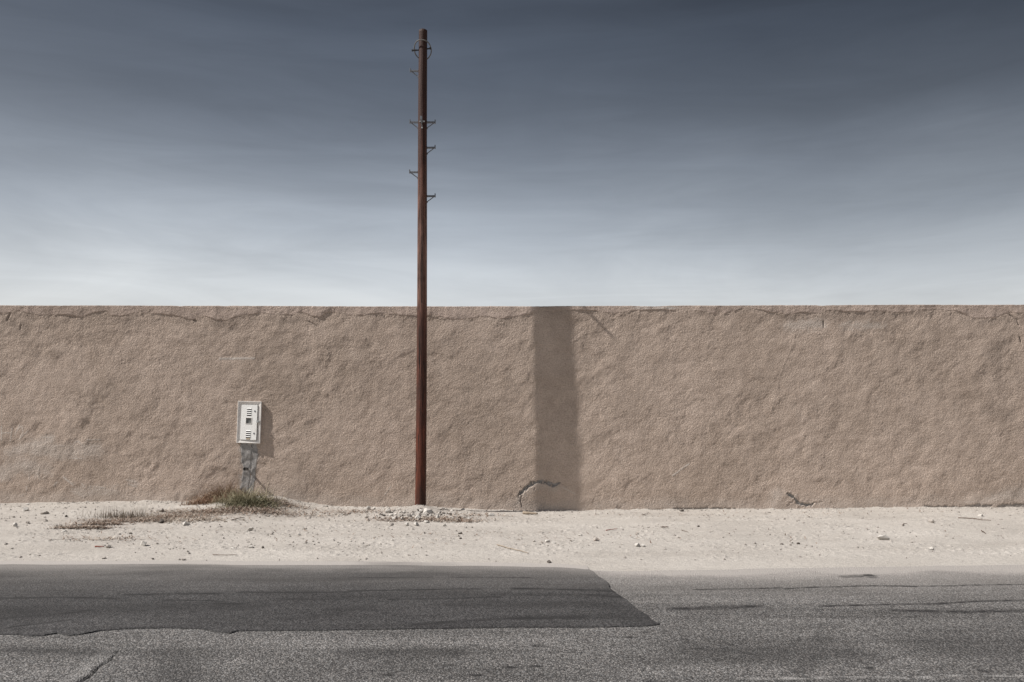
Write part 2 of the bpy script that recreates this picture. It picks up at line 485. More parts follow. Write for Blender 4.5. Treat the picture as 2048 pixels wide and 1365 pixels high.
road = from_arrays('road', np.stack([X, Y, Z], -1).reshape(-1, 3), grid_quads(len(rx), len(ry)), M_road, attrs={'tar': tar, 'pale': pale, 'sand': sand_on})
tag(road, kind='structure')

# newer darker asphalt patch
low = [RP(*p) for p in [(-2600, 1290), (-600, 1280), (0, 1271), (40, 1271), (60, 1274), (85, 1273), (115, 1268), (140, 1273), (165, 1270), (200, 1263), (260, 1259), (340, 1257.5), (400, 1259),
        (430, 1265), (460, 1268), (475, 1263), (560, 1262.5), (700, 1261), (850, 1259), (1000, 1256.5), (1150, 1256), (1260, 1255), (1300, 1253.5), (1319, 1250)]]
right = [RP(*p) for p in [(1319, 1250), (1300, 1236), (1285, 1224), (1262, 1208), (1243, 1193), (1228, 1184), (1215, 1169), (1200, 1157), (1188, 1146), (1176, 1139)]]
rgt = np.array(right[::-1])
xr0, xr1 = rgt[0, 0], rgt[-1, 0]
pxs = np.concatenate([spaced(-6.8, xr0, 0.0115, 60)[:0], np.array([-60, -40, -25, -16, -12, -9, -7.8, -7.2]), np.arange(-6.8, xr0, 0.0115), np.linspace(xr0, xr1, 60)])
lw = interp(pxs, low) + 0.012 * fbm(pxs, pxs * 0 + 1.3, 5, 4, 91)
up = np.where(pxs <= xr0, 8.75, np.interp(pxs, rgt[:, 0], rgt[:, 1])) + np.where(pxs > xr0, 0.045 * fbm(pxs, pxs * 0, 12, 4, 93), 0)
up[pxs > xr0] = np.maximum(up[pxs > xr0], lw[pxs > xr0] + 0.002)
NV = 330
tt = np.linspace(0, 1, NV)[:, None]
PX_ = np.repeat(pxs[None, :], NV, 0)
PY_ = lw[None, :] * (1 - tt) + up[None, :] * tt
edge_d = np.minimum(PY_ - lw[None, :], up[None, :] - PY_)
edge_d = np.where(PX_ > xr0 - 0.3, np.minimum(edge_d, np.maximum(xr1 - PX_, 0) * 0.4), edge_d)
PZ = 0.008 + 0.003 * fbm(PX_ * 0.5, PY_, 1.2, 3, 71) + 0.0035 * (1 - np.exp(-np.maximum(edge_d, 0) / 0.02)) + 0.0006 * fbm(PX_, PY_, 28, 2, 76)
wgt = sstep(xr0 - 0.5, xr1, PX_)
PX_ = PX_ + wgt * (1 - sstep(7.5, 8.0, PY_)) * (0.055 * fbm(PY_, PY_ * 0 + 2.0, 2.6, 4, 94))
tar = np.zeros_like(PX_)
PT = strokes_world([
    ([(-200, 1201), (0, 1200), (120, 1198), (230, 1200)], 0.016), ([(255, 1193), (340, 1191), (440, 1190)], 0.016), ([(480, 1187), (580, 1188), (700, 1187)], 0.015),
    ([(700, 1185), (800, 1183), (900, 1181), (960, 1181)], 0.013), ([(1030, 1180), (1080, 1180)], 0.022), ([(1090, 1181), (1180, 1183), (1245, 1187)], 0.017),
    ([(330, 1203), (420, 1205), (450, 1207)], 0.012), ([(560, 1201), (640, 1202), (700, 1201)], 0.010), ([(780, 1202), (900, 1201), (980, 1197), (1000, 1197)], 0.012),
    ([(0, 1240), (60, 1236), (130, 1230), (190, 1222)], 0.014), ([(20, 1258), (80, 1250), (140, 1243)], 0.012), ([(425, 1210), (480, 1211)], 0.02),
    ([(560, 1241), (610, 1238), (680, 1232)], 0.05), ([(830, 1252), (950, 1244), (1050, 1240), (1160, 1238)], [0.02, 0.03, 0.04, 0.05]), ([(1160, 1238), (1240, 1237), (1290, 1248)], 0.06),
    ([(660, 1222), (740, 1218)], 0.06), ([(1180, 1193), (1240, 1197)], 0.02), ([(765, 1230), (776, 1230)], 0.010), ([(622, 1248), (634, 1248)], 0.010), ([(1240, 1225), (1256, 1225)], 0.008),
    ([(700, 1157), (760, 1158), (860, 1157)], 0.009), ([(900, 1157), (1060, 1158)], 0.008), ([(150, 1222), (300, 1218), (500, 1215)], 0.14), ([(900, 1212), (1150, 1212), (1230, 1214)], 0.10),
    ([(0, 1225), (80, 1228)], 0.25)])
for i, s_ in enumerate(PT): poly_mask(PX_, PY_, [(a_, b_, c_ * 1.8 if c_ < 0.03 else c_) for a_, b_, c_ in s_], tar, 0.75, 1.0 if s_[0][2] < 0.03 else 0.5, 0.014, 5 + i)
tar *= 0.65 + 0.35 * sstep(-0.2, 0.2, fbm(PX_ * 0.5, PY_, 9, 3, 97))
tar = np.maximum(tar, 0.42 * sstep(0.05, 0.5, fbm(PX_ * 0.3, PY_, 1.6, 4, 99)))
tar = np.maximum(tar, 0.7 * np.exp(-np.maximum(edge_d, 0) / 0.02) * (0.6 + 0.4 * fbm(PX_, PY_, 8, 2, 98)))
ee = interp(PX_, EDGE)
psand = sstep(-0.02, 0.012, PY_ - ee + 0.05 * fbm(PX_ * 0.4, PY_, 3, 4, 101)) + 0.20 * sstep(-0.45, 0.0, PY_ - ee + 0.16 * fbm(PX_ * 0.3, PY_, 3, 4, 103))
V = np.stack([PX_, PY_, PZ], -1)
sk0 = V[0].copy(); sk0[:, 2] = -0.01; sk0[:, 1] -= 0.004
sk1 = V[-1].copy(); sk1[:, 2] = -0.01; sk1[:, 1] += 0.003
V = np.concatenate([sk0[None], V, sk1[None]], 0)
ext = lambda a, e: np.concatenate([np.full((1, a.shape[1]), e), a, np.full((1, a.shape[1]), e)], 0)
patch = from_arrays('road_patch', V.reshape(-1, 3), grid_quads(len(pxs), NV + 2), M_patch,
                    attrs={'tar': np.clip(ext(tar, 0.7), 0, 1), 'pale': ext(tar * 0, 0), 'sand': np.clip(ext(psand, 0), 0, 1)})
tag(patch, kind='structure')

# ------------------------------------------------------------------ wall
TOP = [(WX(a), WZ(b)) for a, b in [(-900, 610), (0, 611.5), (300, 612), (700, 613.5), (1070, 613.5), (1480, 611.5), (2048, 610), (2900, 609)]]
LIP = [(WX(a), WZ(b)) for a, b in [(-600, 626), (0, 628), (22, 625), (40, 621), (55, 626), (90, 630), (130, 631), (165, 635), (190, 626), (215, 621), (222, 630), (240, 632), (270, 625), (310, 628),
       (350, 632), (385, 640), (410, 632), (430, 640), (455, 642), (470, 633), (500, 630), (530, 625), (545, 630), (590, 629), (600, 623), (625, 634), (640, 635), (655, 623), (690, 632), (730, 630),
       (760, 627), (800, 632), (830, 634), (870, 632), (905, 641), (930, 640), (960, 632), (1000, 638), (1030, 632), (1060, 627), (1073, 621), (1100, 622), (1125, 618.5), (1160, 620), (1190, 620),
       (1230, 628), (1260, 622), (1300, 621), (1350, 620), (1400, 622), (1440, 630), (1460, 624), (1480, 618), (1500, 617), (1530, 622), (1570, 630), (1600, 624), (1640, 629), (1655, 620), (1690, 624),
       (1760, 622), (1800, 626), (1870, 618.5), (1910, 622), (1950, 637), (1990, 636), (2020, 625), (2048, 628), (2600, 626)]]
wall_root = empty('boundary_wall', (0, D + 0.15, 0))
tag(wall_root, 'long rough brown plastered wall behind the sandy verge', 'wall')
def wl(o):
    o.parent = wall_root
    o.location = (0, -(D + 0.15), 0)
def PS(lst):
    out = []
    for pts, w in lst:
        ww = w if isinstance(w, (list, tuple)) else [w] * len(pts)
        out.append([(WX(p[0]), WZ(p[1]), q / PXM) for p, q in zip(pts, ww)])
    return out
def wall_h(X, Z):
    """how far the plaster stands out towards the road (metres)"""
    a = math.radians(38)
    U = X * math.cos(a) + Z * math.sin(a); W = -X * math.sin(a) + Z * math.cos(a)
    wx_ = U + 0.10 * fbm(X, Z, 1.6, 2, 103); wz_ = W + 0.10 * fbm(X, Z, 1.6, 2, 104)
    n1 = fbm(wx_ * 0.9, wz_, 2.1, 3, 111)
    n2 = fbm(wx_ * 0.85, wz_, 4.9, 3, 121)
    h = 0.005 * fbm(X, Z, 0.55, 2, 101) + 0.0105 * (1 - 0.5 * np.exp(-((X - 0.95) / 0.45) ** 4)) * n1 * (0.6 + 0.9 * sstep(-0.3, 0.5, fbm(X, Z, 0.5, 2, 105))) + 0.0060 * n2
    h = h + 0.0012 * fbm(X, Z, 10, 3, 131) * (0.5 + sstep(-0.2, 0.4, fbm(X, Z, 0.9, 2, 132)))
    # trowel terraces
    h = h + 0.0045 * np.abs(fbm(X, Z, 2.9, 2, 141)) + 0.0055 * fbm(X * 0.35, Z, 2.6, 3, 143)
    return h
wx = spaced(-9.0, 9.0, 0.0105, 40)
wz = np.arange(-0.25, 3.39, 0.0105)
X, Zg = np.meshgrid(wx, wz)
topz = interp(X, TOP) - 0.012
zmin, zmax = wz[0], wz[-1]
Z = zmin + (Zg - zmin) / (zmax - zmin) * (topz - zmin)
H = wall_h(X, Z)
under = interp(X, LIP) - Z
rough_w = np.exp(-(np.maximum(under, 0) / (0.05 + 0.10 * sstep(-0.2, 0.4, fbm(X, Z * 0, 0.8, 3, 171)))) ** 2)
H = H + rough_w * (0.0050 * fbm(X, Z, 9, 4, 173) + 0.0028 * fbm(X, Z, 24, 2, 175))
gr = 0.75 + 0.5 * sstep(-0.3, 0.3, fbm(X, Z, 1.1, 3, 161))
H = H + gr * (0.00135 * perlin(X * 37, Z * 37, 151) + 0.0007 * perlin(X * 23 + 5, Z * 23, 153))
pale = np.zeros_like(X); dark = np.zeros_like(X); cem = np.zeros_like(X); cav = np.zeros_like(X); thin = np.zeros_like(X); bulge = np.zeros_like(X); scr = np.zeros_like(X); soft_d = np.zeros_like(X)
for s_ in PS([([(1036, 993), (1043, 985), (1052, 977), (1063, 968), (1078, 963.5), (1092, 964), (1103, 969), (1112, 970), (1119, 966)], [1.2, 3, 3.5, 4.5, 3, 3.5, 4.5, 3, 1.5]),
              ([(1573, 988), (1580, 990), (1588, 996)], [1.2, 2.6, 2.4]), ([(1588, 996), (1594, 1005), (1606, 1010), (1622, 1012), (1629, 1006)], [1.5, 2.4, 3.4, 2.2, 1.2]),
              ]):
    poly_mask(X, Z, s_, cav, 0.25, 1.0, 0.030, 201)
for s_ in PS([([(1043, 992), (1041, 1002), (1044, 1014)], 0.9), ([(1100, 971), (1108, 972)], 0.8), ([(1612, 632), (1646, 640), (1647, 655)], 0.01), ([(1647, 643), (1648, 656)], [1.2, 0.6]),
              ([(2020, 630), (2034, 640), (2037, 650)], [2.2, 1.6, 0.8]), ([(2040, 675), (2042, 684)], 1.2), ([(40, 660), (42, 650)], 1.2), ([(15, 640), (20, 628)], 2.0),
              ([(388, 640), (392, 643)], 2.6), ([(618, 643), (633, 652)], 0.9)]):
    poly_mask(X, Z, s_, thin, 0.5, 1.0, 0.010, 203)
for s_ in PS([([(1037, 996), (1036, 1010)], [6, 7]), ([(1634, 1007), (1645, 1009)], [3.5, 3.0]), ([(1553, 990), (1550, 1004)], [12, 14]), ([(260, 962), (272, 966), (268, 972)], [4, 5, 2]),
              ([(1975, 1000), (2030, 990), (2100, 990)], [8, 16, 16]), ([(1060, 800), (1066, 720)], 0.01), ([(1930, 1004), (1965, 1005)], [3, 5])]):
    poly_mask(X, Z, s_, pale, 0.8, 0.5, 0.03, 205)
SCR = PS([([(3, 853), (3, 880)], 0.8), ([(3, 867), (22, 866)], 0.8), ([(24, 856), (21, 882)], 0.8), ([(39, 850), (30, 870)], 0.7), ([(36, 858), (44, 853), (46, 866), (40, 876)], 0.7), ([(56, 862), (38, 880)], 0.7),
          ([(82, 875), (103, 875.5)], 0.8), ([(105, 893), (128, 892)], 0.7), ([(148, 887), (156, 882), (164, 890)], 0.8), ([(175, 880), (201, 880)], 0.8), ([(180, 895), (200, 892)], 0.7),
          ([(153, 912), (154, 918)], 0.7), ([(137, 917), (165, 918)], 0.5), ([(79, 935), (75, 950), (79, 958)], 0.8), ([(127, 955), (146, 970)], 1.2), ([(164, 968), (170, 976)], 0.9),
          ([(183, 973), (211, 976)], 0.6), ([(252, 960), (272, 965)], 0.8), ([(256, 968), (273, 974)], 0.9), ([(142, 983), (155, 986), (168, 995)], 0.8), ([(54, 982), (54, 973)], 0.7), ([(38, 993), (50, 988)], 0.6),
          ([(58, 948), (58, 960)], 0.6), ([(1345, 952), (1378, 928)], 0.9), ([(1125, 975), (1150, 988)], 0.6), ([(770, 990), (782, 973)], 0.6), ([(440, 718), (508, 717)], 1.6), ([(88, 910), (94, 902)], 1.0),
          ([(108, 972), (114, 965)], 0.9), ([(540, 708), (600, 724)], 0.01)])
for s_ in SCR: poly_mask(X, Z, [(a_, b_, c_ * 1.3) for a_, b_, c_ in s_], scr, 0.8, 1.0, 0.006, 207)
for s_ in PS([([(70, 900), (130, 905), (190, 900)], 14), ([(0, 950), (40, 930), (90, 940)], 14), ([(150, 985), (230, 985)], 10), ([(1580, 652), (1640, 648)], 10), ([(1690, 650), (1760, 652)], 7), ([(100, 880), (20, 905)], 10),
              ([(1130, 770), (1125, 860), (1130, 950)], 0.01)]):
    poly_mask(X, Z, s_, soft_d, 1.0, 0.60, 0.12, 209)
pale = np.maximum(pale, np.maximum(scr, soft_d))
# dust splashed up from the verge on the foot of the wall
foot = Z - interp(X, BASE)
pale = np.maximum(pale, 0.38 * (1 - sstep(0.0, 0.30, foot + 0.12 * fbm(X, Z, 1.8, 4, 211))))
for s_ in PS([([(1650, 634), (1700, 632), (1760, 630), (1860, 628)], [8, 9, 7, 5]), ([(1960, 645), (2020, 640), (2080, 640)], [4, 9, 10]), ([(10, 640), (50, 655), (45, 690)], [8, 9, 4]), ([(230, 640), (260, 640)], 7),
              ([(430, 645), (470, 655)], 7), ([(1560, 634), (1600, 630)], 6), ([(2000, 690), (1995, 780)], [14, 6]), ([(560, 645), (610, 640)], 6), ([(1980, 820), (2010, 830)], 14)]):
    poly_mask(X, Z, s_, dark, 1.0, 0.34, 0.05, 213)
prng = random.Random(5)
for _ in range(70):
    x0 = prng.uniform(-8.8, 8.8); z0 = float(interp(np.array([x0]), LIP)[0]) - abs(prng.gauss(0, 0.05)) - 0.005
    a_ = prng.uniform(-0.6, 2.2); l_ = prng.uniform(0.008, 0.05)
    poly_mask(X, Z, [(x0, z0, prng.uniform(0.003, 0.010)), (x0 + l_ * math.cos(a_), z0 - l_ * abs(math.sin(a_)), 0.003)], thin, 0.6, prng.uniform(0.3, 0.8), 0.02, prng.randint(300, 330))
dark = np.maximum(dark, thin * 0.7)
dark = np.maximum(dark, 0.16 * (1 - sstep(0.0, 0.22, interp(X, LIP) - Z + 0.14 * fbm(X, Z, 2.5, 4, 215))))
RID = PS([([(1590, 670), (1587, 688), (1565, 735), (1553, 785), (1542, 826)], 2.0), ([(850, 710), (870, 703)], 2.5), ([(600, 722), (640, 716), (672, 722)], 3.0), ([(1070, 650), (1072, 800), (1071, 960)], 2.0)])
for s_ in RID: poly_mask(X, Z, s_, bulge, 1.0, 1.0, 0.01, 217)
for s_ in PS([([(1063, 968), (1070, 975), (1068, 983)], [1.6, 1.0, 0.4]), ([(1092, 964), (1099, 957)], [1.2, 0.4]), ([(1119, 966), (1132, 972), (1150, 970)], [1.0, 0.7, 0.3]), ([(1590, 999), (1580, 1006), (1576, 1013)], [1.2, 0.8, 0.4]),
              ([(1629, 1006), (1645, 1004)], [0.9, 0.4]), ([(1050, 978), (1040, 974)], [1.0, 0.4])]):
    poly_mask(X, Z, s_, thin, 0.5, 0.9, 0.03, 212)
cav = cav * sstep(-0.42, -0.12, fbm(X, Z, 22, 3, 210))
cav = np.maximum(cav, 0)
rim = np.zeros_like(X)
for s_ in PS([([(1040, 993), (1048, 987), (1058, 979), (1068, 972), (1080, 969), (1092, 971), (1103, 975), (1112, 976)], 8), ([(1573, 988), (1588, 995), (1598, 1005), (1622, 1011), (1629, 1006)], 6)]):
    poly_mask(X, Z, s_, rim, 0.6, 1.0, 0.06, 202)
rim = rim * (1 - cav)
pale = np.maximum(pale, 0.35 * rim)
H = H + 0.0018 * bulge + 0.002 * pale * (scr > 0.1) - 0.017 * cav - 0.010 * thin + 0.003 * rim
# plaster sunk a little right of the meter box, shaped to lengthen its shadow
H = H - 0.011 * np.exp(-(((X - WX(541)) / 0.07) ** 2 + ((Z - WZ(845)) / 0.13) ** 2))
# recess for the wall behind the coping chip
cb = np.zeros_like(X)
for s_ in PS([([(1850, 1014), (1890, 1016), (1930, 1017)], [1.5, 3, 2]), ([(1935, 1011), (1960, 1013), (1985, 1012)], [2, 3.5, 2]), ([(1998, 1014), (2030, 1012), (2080, 1012)], [3, 4, 4]),
              ([(1345, 1018), (1400, 1018), (1470, 1018)], [1, 2.5, 2]), ([(1280, 1020), (1320, 1020)], [1, 1.5])]):
    poly_mask(X, Z, s_, cb, 0.3, 1.0, 0.035, 204)
H = H - 0.008 * cb
sm_ = np.zeros_like(X)
for s_ in PS([([(498, 889), (499, 915), (497, 940), (492, 985)], [19, 18, 16, 19])]): poly_mask(X, Z, s_, sm_, 0.5, 1.0, 0.06, 206)
cem = np.clip(cav + 0.6 * cb + 0.75 * sm_ * sstep(-0.3, 0.25, fbm(X, Z, 9, 4, 208)), 0, 1)
dark = np.maximum(dark, 0.0)
Yw = D - H
V = np.stack([X, Yw, Z], -1)
nx = len(wx)
backtop = V[-1].copy(); backtop[:, 1] = D + 0.30
backbot = V[0].copy(); backbot[:, 1] = D + 0.30
V = np.concatenate([V, backtop[None], backbot[None]], 0)
e0 = lambda a: np.concatenate([a, a[:1] * 0, a[:1] * 0], 0)
w = from_arrays('wall_body', V.reshape(-1, 3), grid_quads(nx, len(wz) + 2), M_wall, attrs={'pale': np.clip(e0(pale), 0, 1), 'dark': np.clip(e0(dark), 0, 1), 'cement': e0(cem)})
wl(w)
def wall_y(x, z): return D - float(wall_h(np.array([x]), np.array([z]))[0])

# coping: a later coat of mortar capping the wall, with a ragged lower edge
cxs = spaced(-9.0, 9.0, 0.012, 40)
lip = interp(cxs, LIP) + 0.026 * fbm(cxs, cxs * 0 + 0.7, 5, 5, 221) + 0.007 * fbm(cxs, cxs * 0, 40, 2, 223)
tp = interp(cxs, TOP) + 0.006 * fbm(cxs, cxs * 0 + 9.1, 1.5, 4, 225) + 0.004 * fbm(cxs, cxs * 0 + 5.1, 18, 3, 226) - 0.022 * np.maximum(fbm(cxs, cxs * 0 + 8.1, 2.6, 4, 228) - 0.22, 0)
lip = np.minimum(lip, tp - 0.02)
NC = 22
ts = np.linspace(0, 1, NC)
rows, ap, ad, ac = [], [], [], []
proud = 0.0012 + 0.0085 * sstep(-0.2, 0.35, fbm(cxs, cxs * 0 + 2.2, 2.2, 4, 227))
for k, tk in enumerate(ts):
    z = lip + (tp - lip) * tk
    hw = wall_h(cxs, z)
    edge = sstep(0, 0.10, tk) * 0.65 + 0.35
    h = hw * (1 - 0.5 * tk) + proud * edge + 0.0045 * fbm(cxs, z, 7, 4, 229) + 0.0016 * perlin(cxs * 31, z * 31, 230) + 0.0005
    # chipped corner by the strip of shade and a broken stretch further right
    ch = np.exp(-(((cxs - WX(1087)) / 0.085) ** 4 + ((z - WZ(620)) / 0.05) ** 4))
    h = h - 0.022 * ch
    wsp = np.exp(-(((cxs - WX(1310)) / 0.36) ** 6 + ((z - WZ(616.5 - (0) )) / 0.018) ** 2)) * sstep(-0.35, 0.1, fbm(cxs, z, 10, 3, 231))
    if k == 0: rows.append(np.stack([cxs, D - hw + 0.03, z - 0.002], -1)); ap.append(wsp); ad.append(ch); ac.append(ch * 0)
    z2 = z - 0.010 * np.exp(-(((cxs - WX(1300)) / 0.25) ** 4)) * (tk > 0.9)
    rows.append(np.stack([cxs, D - h, z2], -1)); ap.append(wsp); ad.append(ch * 0.5); ac.append(ch * 0)
last = rows[-1]
for dy, dz in ((0.012, 0.004), (0.06, 0.006), (0.30, 0.004), (0.31, -0.05)):
    r = last.copy(); r[:, 1] = D - 0.01 + dy; r[:, 2] += dz; rows.append(r); ap.append(ap[-1] * 0.8); ad.append(ad[0] * 0); ac.append(ac[0] * 0)
cp = from_arrays('coping', np.stack(rows).reshape(-1, 3), grid_quads(len(cxs), len(rows)), M_cop, attrs={'pale': np.clip(np.stack(ap) * 1.5, 0, 1), 'dark': np.clip(np.stack(ad), 0, 1), 'cement': np.stack(ac)})
wl(cp)

# cement chase under the meter box
cz = np.linspace(WZ(985) - 0.05, WZ(886), 120)
cu = np.linspace(0, 1, 50)
CL = [(WZ(1000), WX(474)), (WZ(975), WX(481)), (WZ(955), WX(485)), (WZ(935), WX(488)), (WZ(925), WX(484)), (WZ(910), WX(484)), (WZ(895), WX(481)), (WZ(880), WX(480))]
CR = [(WZ(1000), WX(507)), (WZ(975), WX(507)), (WZ(955), WX(510)), (WZ(940), WX(510)), (WZ(920), WX(514)), (WZ(900), WX(516)), (WZ(888), WX(512)), (WZ(880), WX(512))]
CU, CZ = np.meshgrid(cu, cz)
lft = interp(cz, CL) + 0.030 * fbm(cz, cz * 0, 11, 5, 241); rgt_ = interp(cz, CR) + 0.034 * fbm(cz, cz * 0 + 4, 11, 5, 243)
lft = lft - 3 / PXM; rgt_ = rgt_ + 3 / PXM
CX = lft[:, None] * (1 - CU) + rgt_[:, None] * CU
ed = np.minimum(CU, 1 - CU)
ch_ = -0.010 + 0.0135 * sstep(0, 0.10, ed) + 0.004 * fbm(CX, CZ, 12, 4, 245) - 0.004 * np.exp(-((CU - 0.62) / 0.04) ** 2)
CH = wall_h(CX, CZ) + ch_
cc = from_arrays('cement_patch', np.stack([CX, D - CH, CZ], -1).reshape(-1, 3), grid_quads(50, 120), M_cement)
wl(cc)

# ------------------------------------------------------------------ pole
M_wood, t, b = new_mat('pole_wood')
co = objco(t)
sz = N(t, 'ShaderNodeSeparateXYZ'); t.links.new(co, sz.inputs[0])
grain = tex_noise(t, mapping(t, co, (1, 1, 0.035)), 60, 5, 0.65, 0.4)
blot = tex_noise(t, mapping(t, co, (1, 1, 0.25)), 5, 4, 0.6)
zf = math_n(t, 'DIVIDE', sz.outputs[2], 8.0)
tone = ramp(t, zf, [(0.0, (0.165, 0.060, 0.036)), (0.20, (0.15, 0.056, 0.036)), (0.36, (0.20, 0.095, 0.067)), (0.47, (0.36, 0.235, 0.185)), (0.60, (0.27, 0.155, 0.118)), (0.70, (0.11, 0.054, 0.040)), (0.82, (0.066, 0.032, 0.025)), (1.0, (0.052, 0.026, 0.021))])
c = mixc(t, 1.0, mixc(t, 1.0, tone, (0.68, 0.58, 0.56), 'MULTIPLY'), ramp(t, grain, [(0.25, 0.35), (0.5, 0.95), (0.75, 1.75)]), 'MULTIPLY')
c = mixc(t, ramp(t, blot, [(0.40, 0), (0.60, 0.88)]), c, (0.045, 0.022, 0.016))
crk = tex_noise(t, mapping(t, co, (1, 1, 0.022)), 42, 3, 0.5, 0.8)
crm = ramp(t, crk, [(0.355, 1), (0.40, 0)])
c = mixc(t, crm, c, (0.02, 0.011, 0.008))
t.links.new(c, b.inputs['Base Color'])
hh = math_n(t, 'SUBTRACT', grain, crm)
t.links.new(bump(t, hh, 0.010), b.inputs['Normal'])
b.inputs['Roughness'].default_value = 0.6
b.inputs['Specular IOR Level'].default_value = 0.2
def metal(name, col, rough=0.45, met=0.9, wear=(0.2, 0.12, 0.08)):
    m, t, b = new_mat(name)
    co = objco(t)
    c = mixc(t, ramp(t, tex_noise(t, co, 30, 5, 0.65), [(0.45, 0), (0.75, 0.8)]), col, wear)
    t.links.new(c, b.inputs['Base Color'])
    b.inputs['Metallic'].default_value = met
    b.inputs['Roughness'].default_value = rough
    b.inputs['Specular IOR Level'].default_value = 0.5
    return m
M_steel = metal('galvanised_steel', (0.16, 0.17, 0.19), 0.55, 0.3, (0.09, 0.08, 0.075))
M_bright = metal('bright_zinc', (0.55, 0.56, 0.55), 0.4, 0.6, (0.35, 0.33, 0.30))
M_darkm = metal('dark_iron', (0.03, 0.032, 0.036), 0.6, 0.3, (0.04, 0.03, 0.025))
M_wire, t, b = new_mat('pale_cable')
t.links.new(ramp(t, tex_noise(t, objco(t), 20, 3), [(0.3, (0.10, 0.095, 0.09)), (0.7, (0.22, 0.205, 0.19))]), b.inputs['Base Color'])

def tube(bm, pts, radii, seg=10, caps=True):
    rings = []
    n = len(pts)
    pts = [Vector(p) for p in pts]
    up0 = None
    for i, p in enumerate(pts):
        d = (pts[min(i + 1, n - 1)] - pts[max(i - 1, 0)]).normalized()
        ref = up0 if up0 is not None else (Vector((0, 0, 1)) if abs(d.z) < 0.9 else Vector((1, 0, 0)))
        u = d.cross(ref)
        if u.length < 1e-5: u = d.cross(Vector((0, 1, 0)))
        u.normalize(); v_ = d.cross(u).normalized()
        r = radii[i] if isinstance(radii, (list, tuple)) else radii
        rings.append([bm.verts.new(p + (u * math.cos(2 * math.pi * k / seg) + v_ * math.sin(2 * math.pi * k / seg)) * r) for k in range(seg)])
    for a, c_ in zip(rings[:-1], rings[1:]):
        for k in range(seg):
            bm.faces.new((a[k], a[(k + 1) % seg], c_[(k + 1) % seg], c_[k]))
    if caps:
        bm.faces.new(rings[0][::-1]); bm.faces.new(rings[-1])
def box(bm, c0, half, M=None, bev=0.0):
    r = bmesh.ops.create_cube(bm, size=2)
    for v in r['verts']:
        v.co = Vector((v.co.x * half[0], v.co.y * half[1], v.co.z * half[2]))
        if M is not None: v.co = M @ v.co
        v.co += Vector(c0)
    if bev:
        es = list({e for v in r['verts'] for e in v.link_edges})
        bmesh.ops.bevel(bm, geom=es, offset=bev, segments=2, affect='EDGES', profile=0.5)

PD = D - 0.487         # pole base distance
PSC = F / PD
pole_base = Vector(((841 - 1024) / PSC, PD, EYE - (1016 - HOR) / PSC))
LEAN_Y = 0.055         # leans towards the wall over its length
top_px = (846.8, 62)
HP = EYE - (top_px[1] - HOR) / (F / (PD + LEAN_Y)) - pole_base.z
top_x = (top_px[0] - 1024) / (F / (PD + LEAN_Y))
pole = empty('utility_pole', pole_base)
tag(pole, 'tall reddish brown wooden pole with steel climbing steps, standing in front of the wall', 'pole')
def axis(h):
    f_ = h / HP
    return Vector(((top_x - pole_base.x) * f_ + 0.006 * math.sin(f_ * 5), LEAN_Y * f_, h))
def prad(h): return 0.0880 - 0.0195 * max(0, min(1, h / HP))
NS, SEG = 220, 48
V = []
for i in range(NS):
    h = -0.35 + (HP + 0.35) * i / (NS - 1)
    c_ = axis(max(h, 0)) if h > 0 else Vector((0, 0, h))
    for k in range(SEG):
        a = 2 * math.pi * k / SEG
        r = prad(h) * (1 + 0.018 * mnoise.noise(Vector((math.cos(a) * 1.2, math.sin(a) * 1.2, h * 0.9))) + 0.012 * mnoise.noise(Vector((math.cos(a) * 5, math.sin(a) * 5, h * 0.6))))
        V.append((c_.x + r * math.cos(a), c_.y + r * math.sin(a), h))
Q = []
for i in range(NS - 1):
    for k in range(SEG):
        Q.append((i * SEG + k, i * SEG + (k + 1) % SEG, (i + 1) * SEG + (k + 1) % SEG, (i + 1) * SEG + k))
n0 = len(V)
# slightly domed, weathered top
tc_ = axis(HP)
for rr, dz in ((0.9, 0.006), (0.55, 0.010), (0.02, 0.012)):
    for k in range(SEG):
        a = 2 * math.pi * k / SEG
        V.append((tc_.x + prad(HP) * rr * math.cos(a), tc_.y + prad(HP) * rr * math.sin(a), HP + dz + 0.002 * math.sin(3 * a)))
for j in range(3):
    b0 = (NS - 1 + j) * SEG
    for k in range(SEG):
        Q.append((b0 + k, b0 + (k + 1) % SEG, b0 + SEG + (k + 1) % SEG, b0 + SEG + k))
from_arrays('shaft', V, Q, M_wood, pole)

def pz(py): return EYE - (py - HOR) / (F / (PD + LEAN_Y * 0.7)) - pole_base.z
def step_mesh():
    """bracket pointing along +x from the shaft surface at x = 0"""
    bm = bmesh.new()
    box(bm, (0.062, 0, 0), (0.066, 0.015, 0.0135), bev=0.003)          # tread
    box(bm, (0.131, 0, 0.012), (0.008, 0.017, 0.030), bev=0.002)       # upturned tip
    tube(bm, [(0.112, 0, -0.010), (0.004, 0, -0.088)], 0.0078, 8)       # brace
    box(bm, (-0.002, 0, -0.096), (0.006, 0.011, 0.016), bev=0.002)      # foot plate
    tube(bm, [(-0.004, 0, -0.098), (0.012, 0, -0.098)], 0.008, 6)
    box(bm, (-0.001, 0, 0.002), (0.006, 0.014, 0.018), bev=0.002)
    bmesh.ops.recalc_face_normals(bm, faces=bm.faces)
    me = bpy.data.meshes.new('step'); bm.to_mesh(me); bm.free()
    me.materials.append(M_steel)
    return me
sm = step_mesh()
bmh = bmesh.new()
for yy_ in (-0.032, 0.032):
    tube(bmh, [(-0.004, yy_, 0.004), (0.012, yy_, 0.004)], 0.011, 8)
box(bmh, (0.002, 0, 0.004), (0.004, 0.038, 0.009), bev=0.002)
bmesh.ops.recalc_face_normals(bmh, faces=bmh.faces)
bolt_me = bpy.data.meshes.new('bolts'); bmh.to_mesh(bolt_me); bmh.free(); bolt_me.materials.append(M_bright)
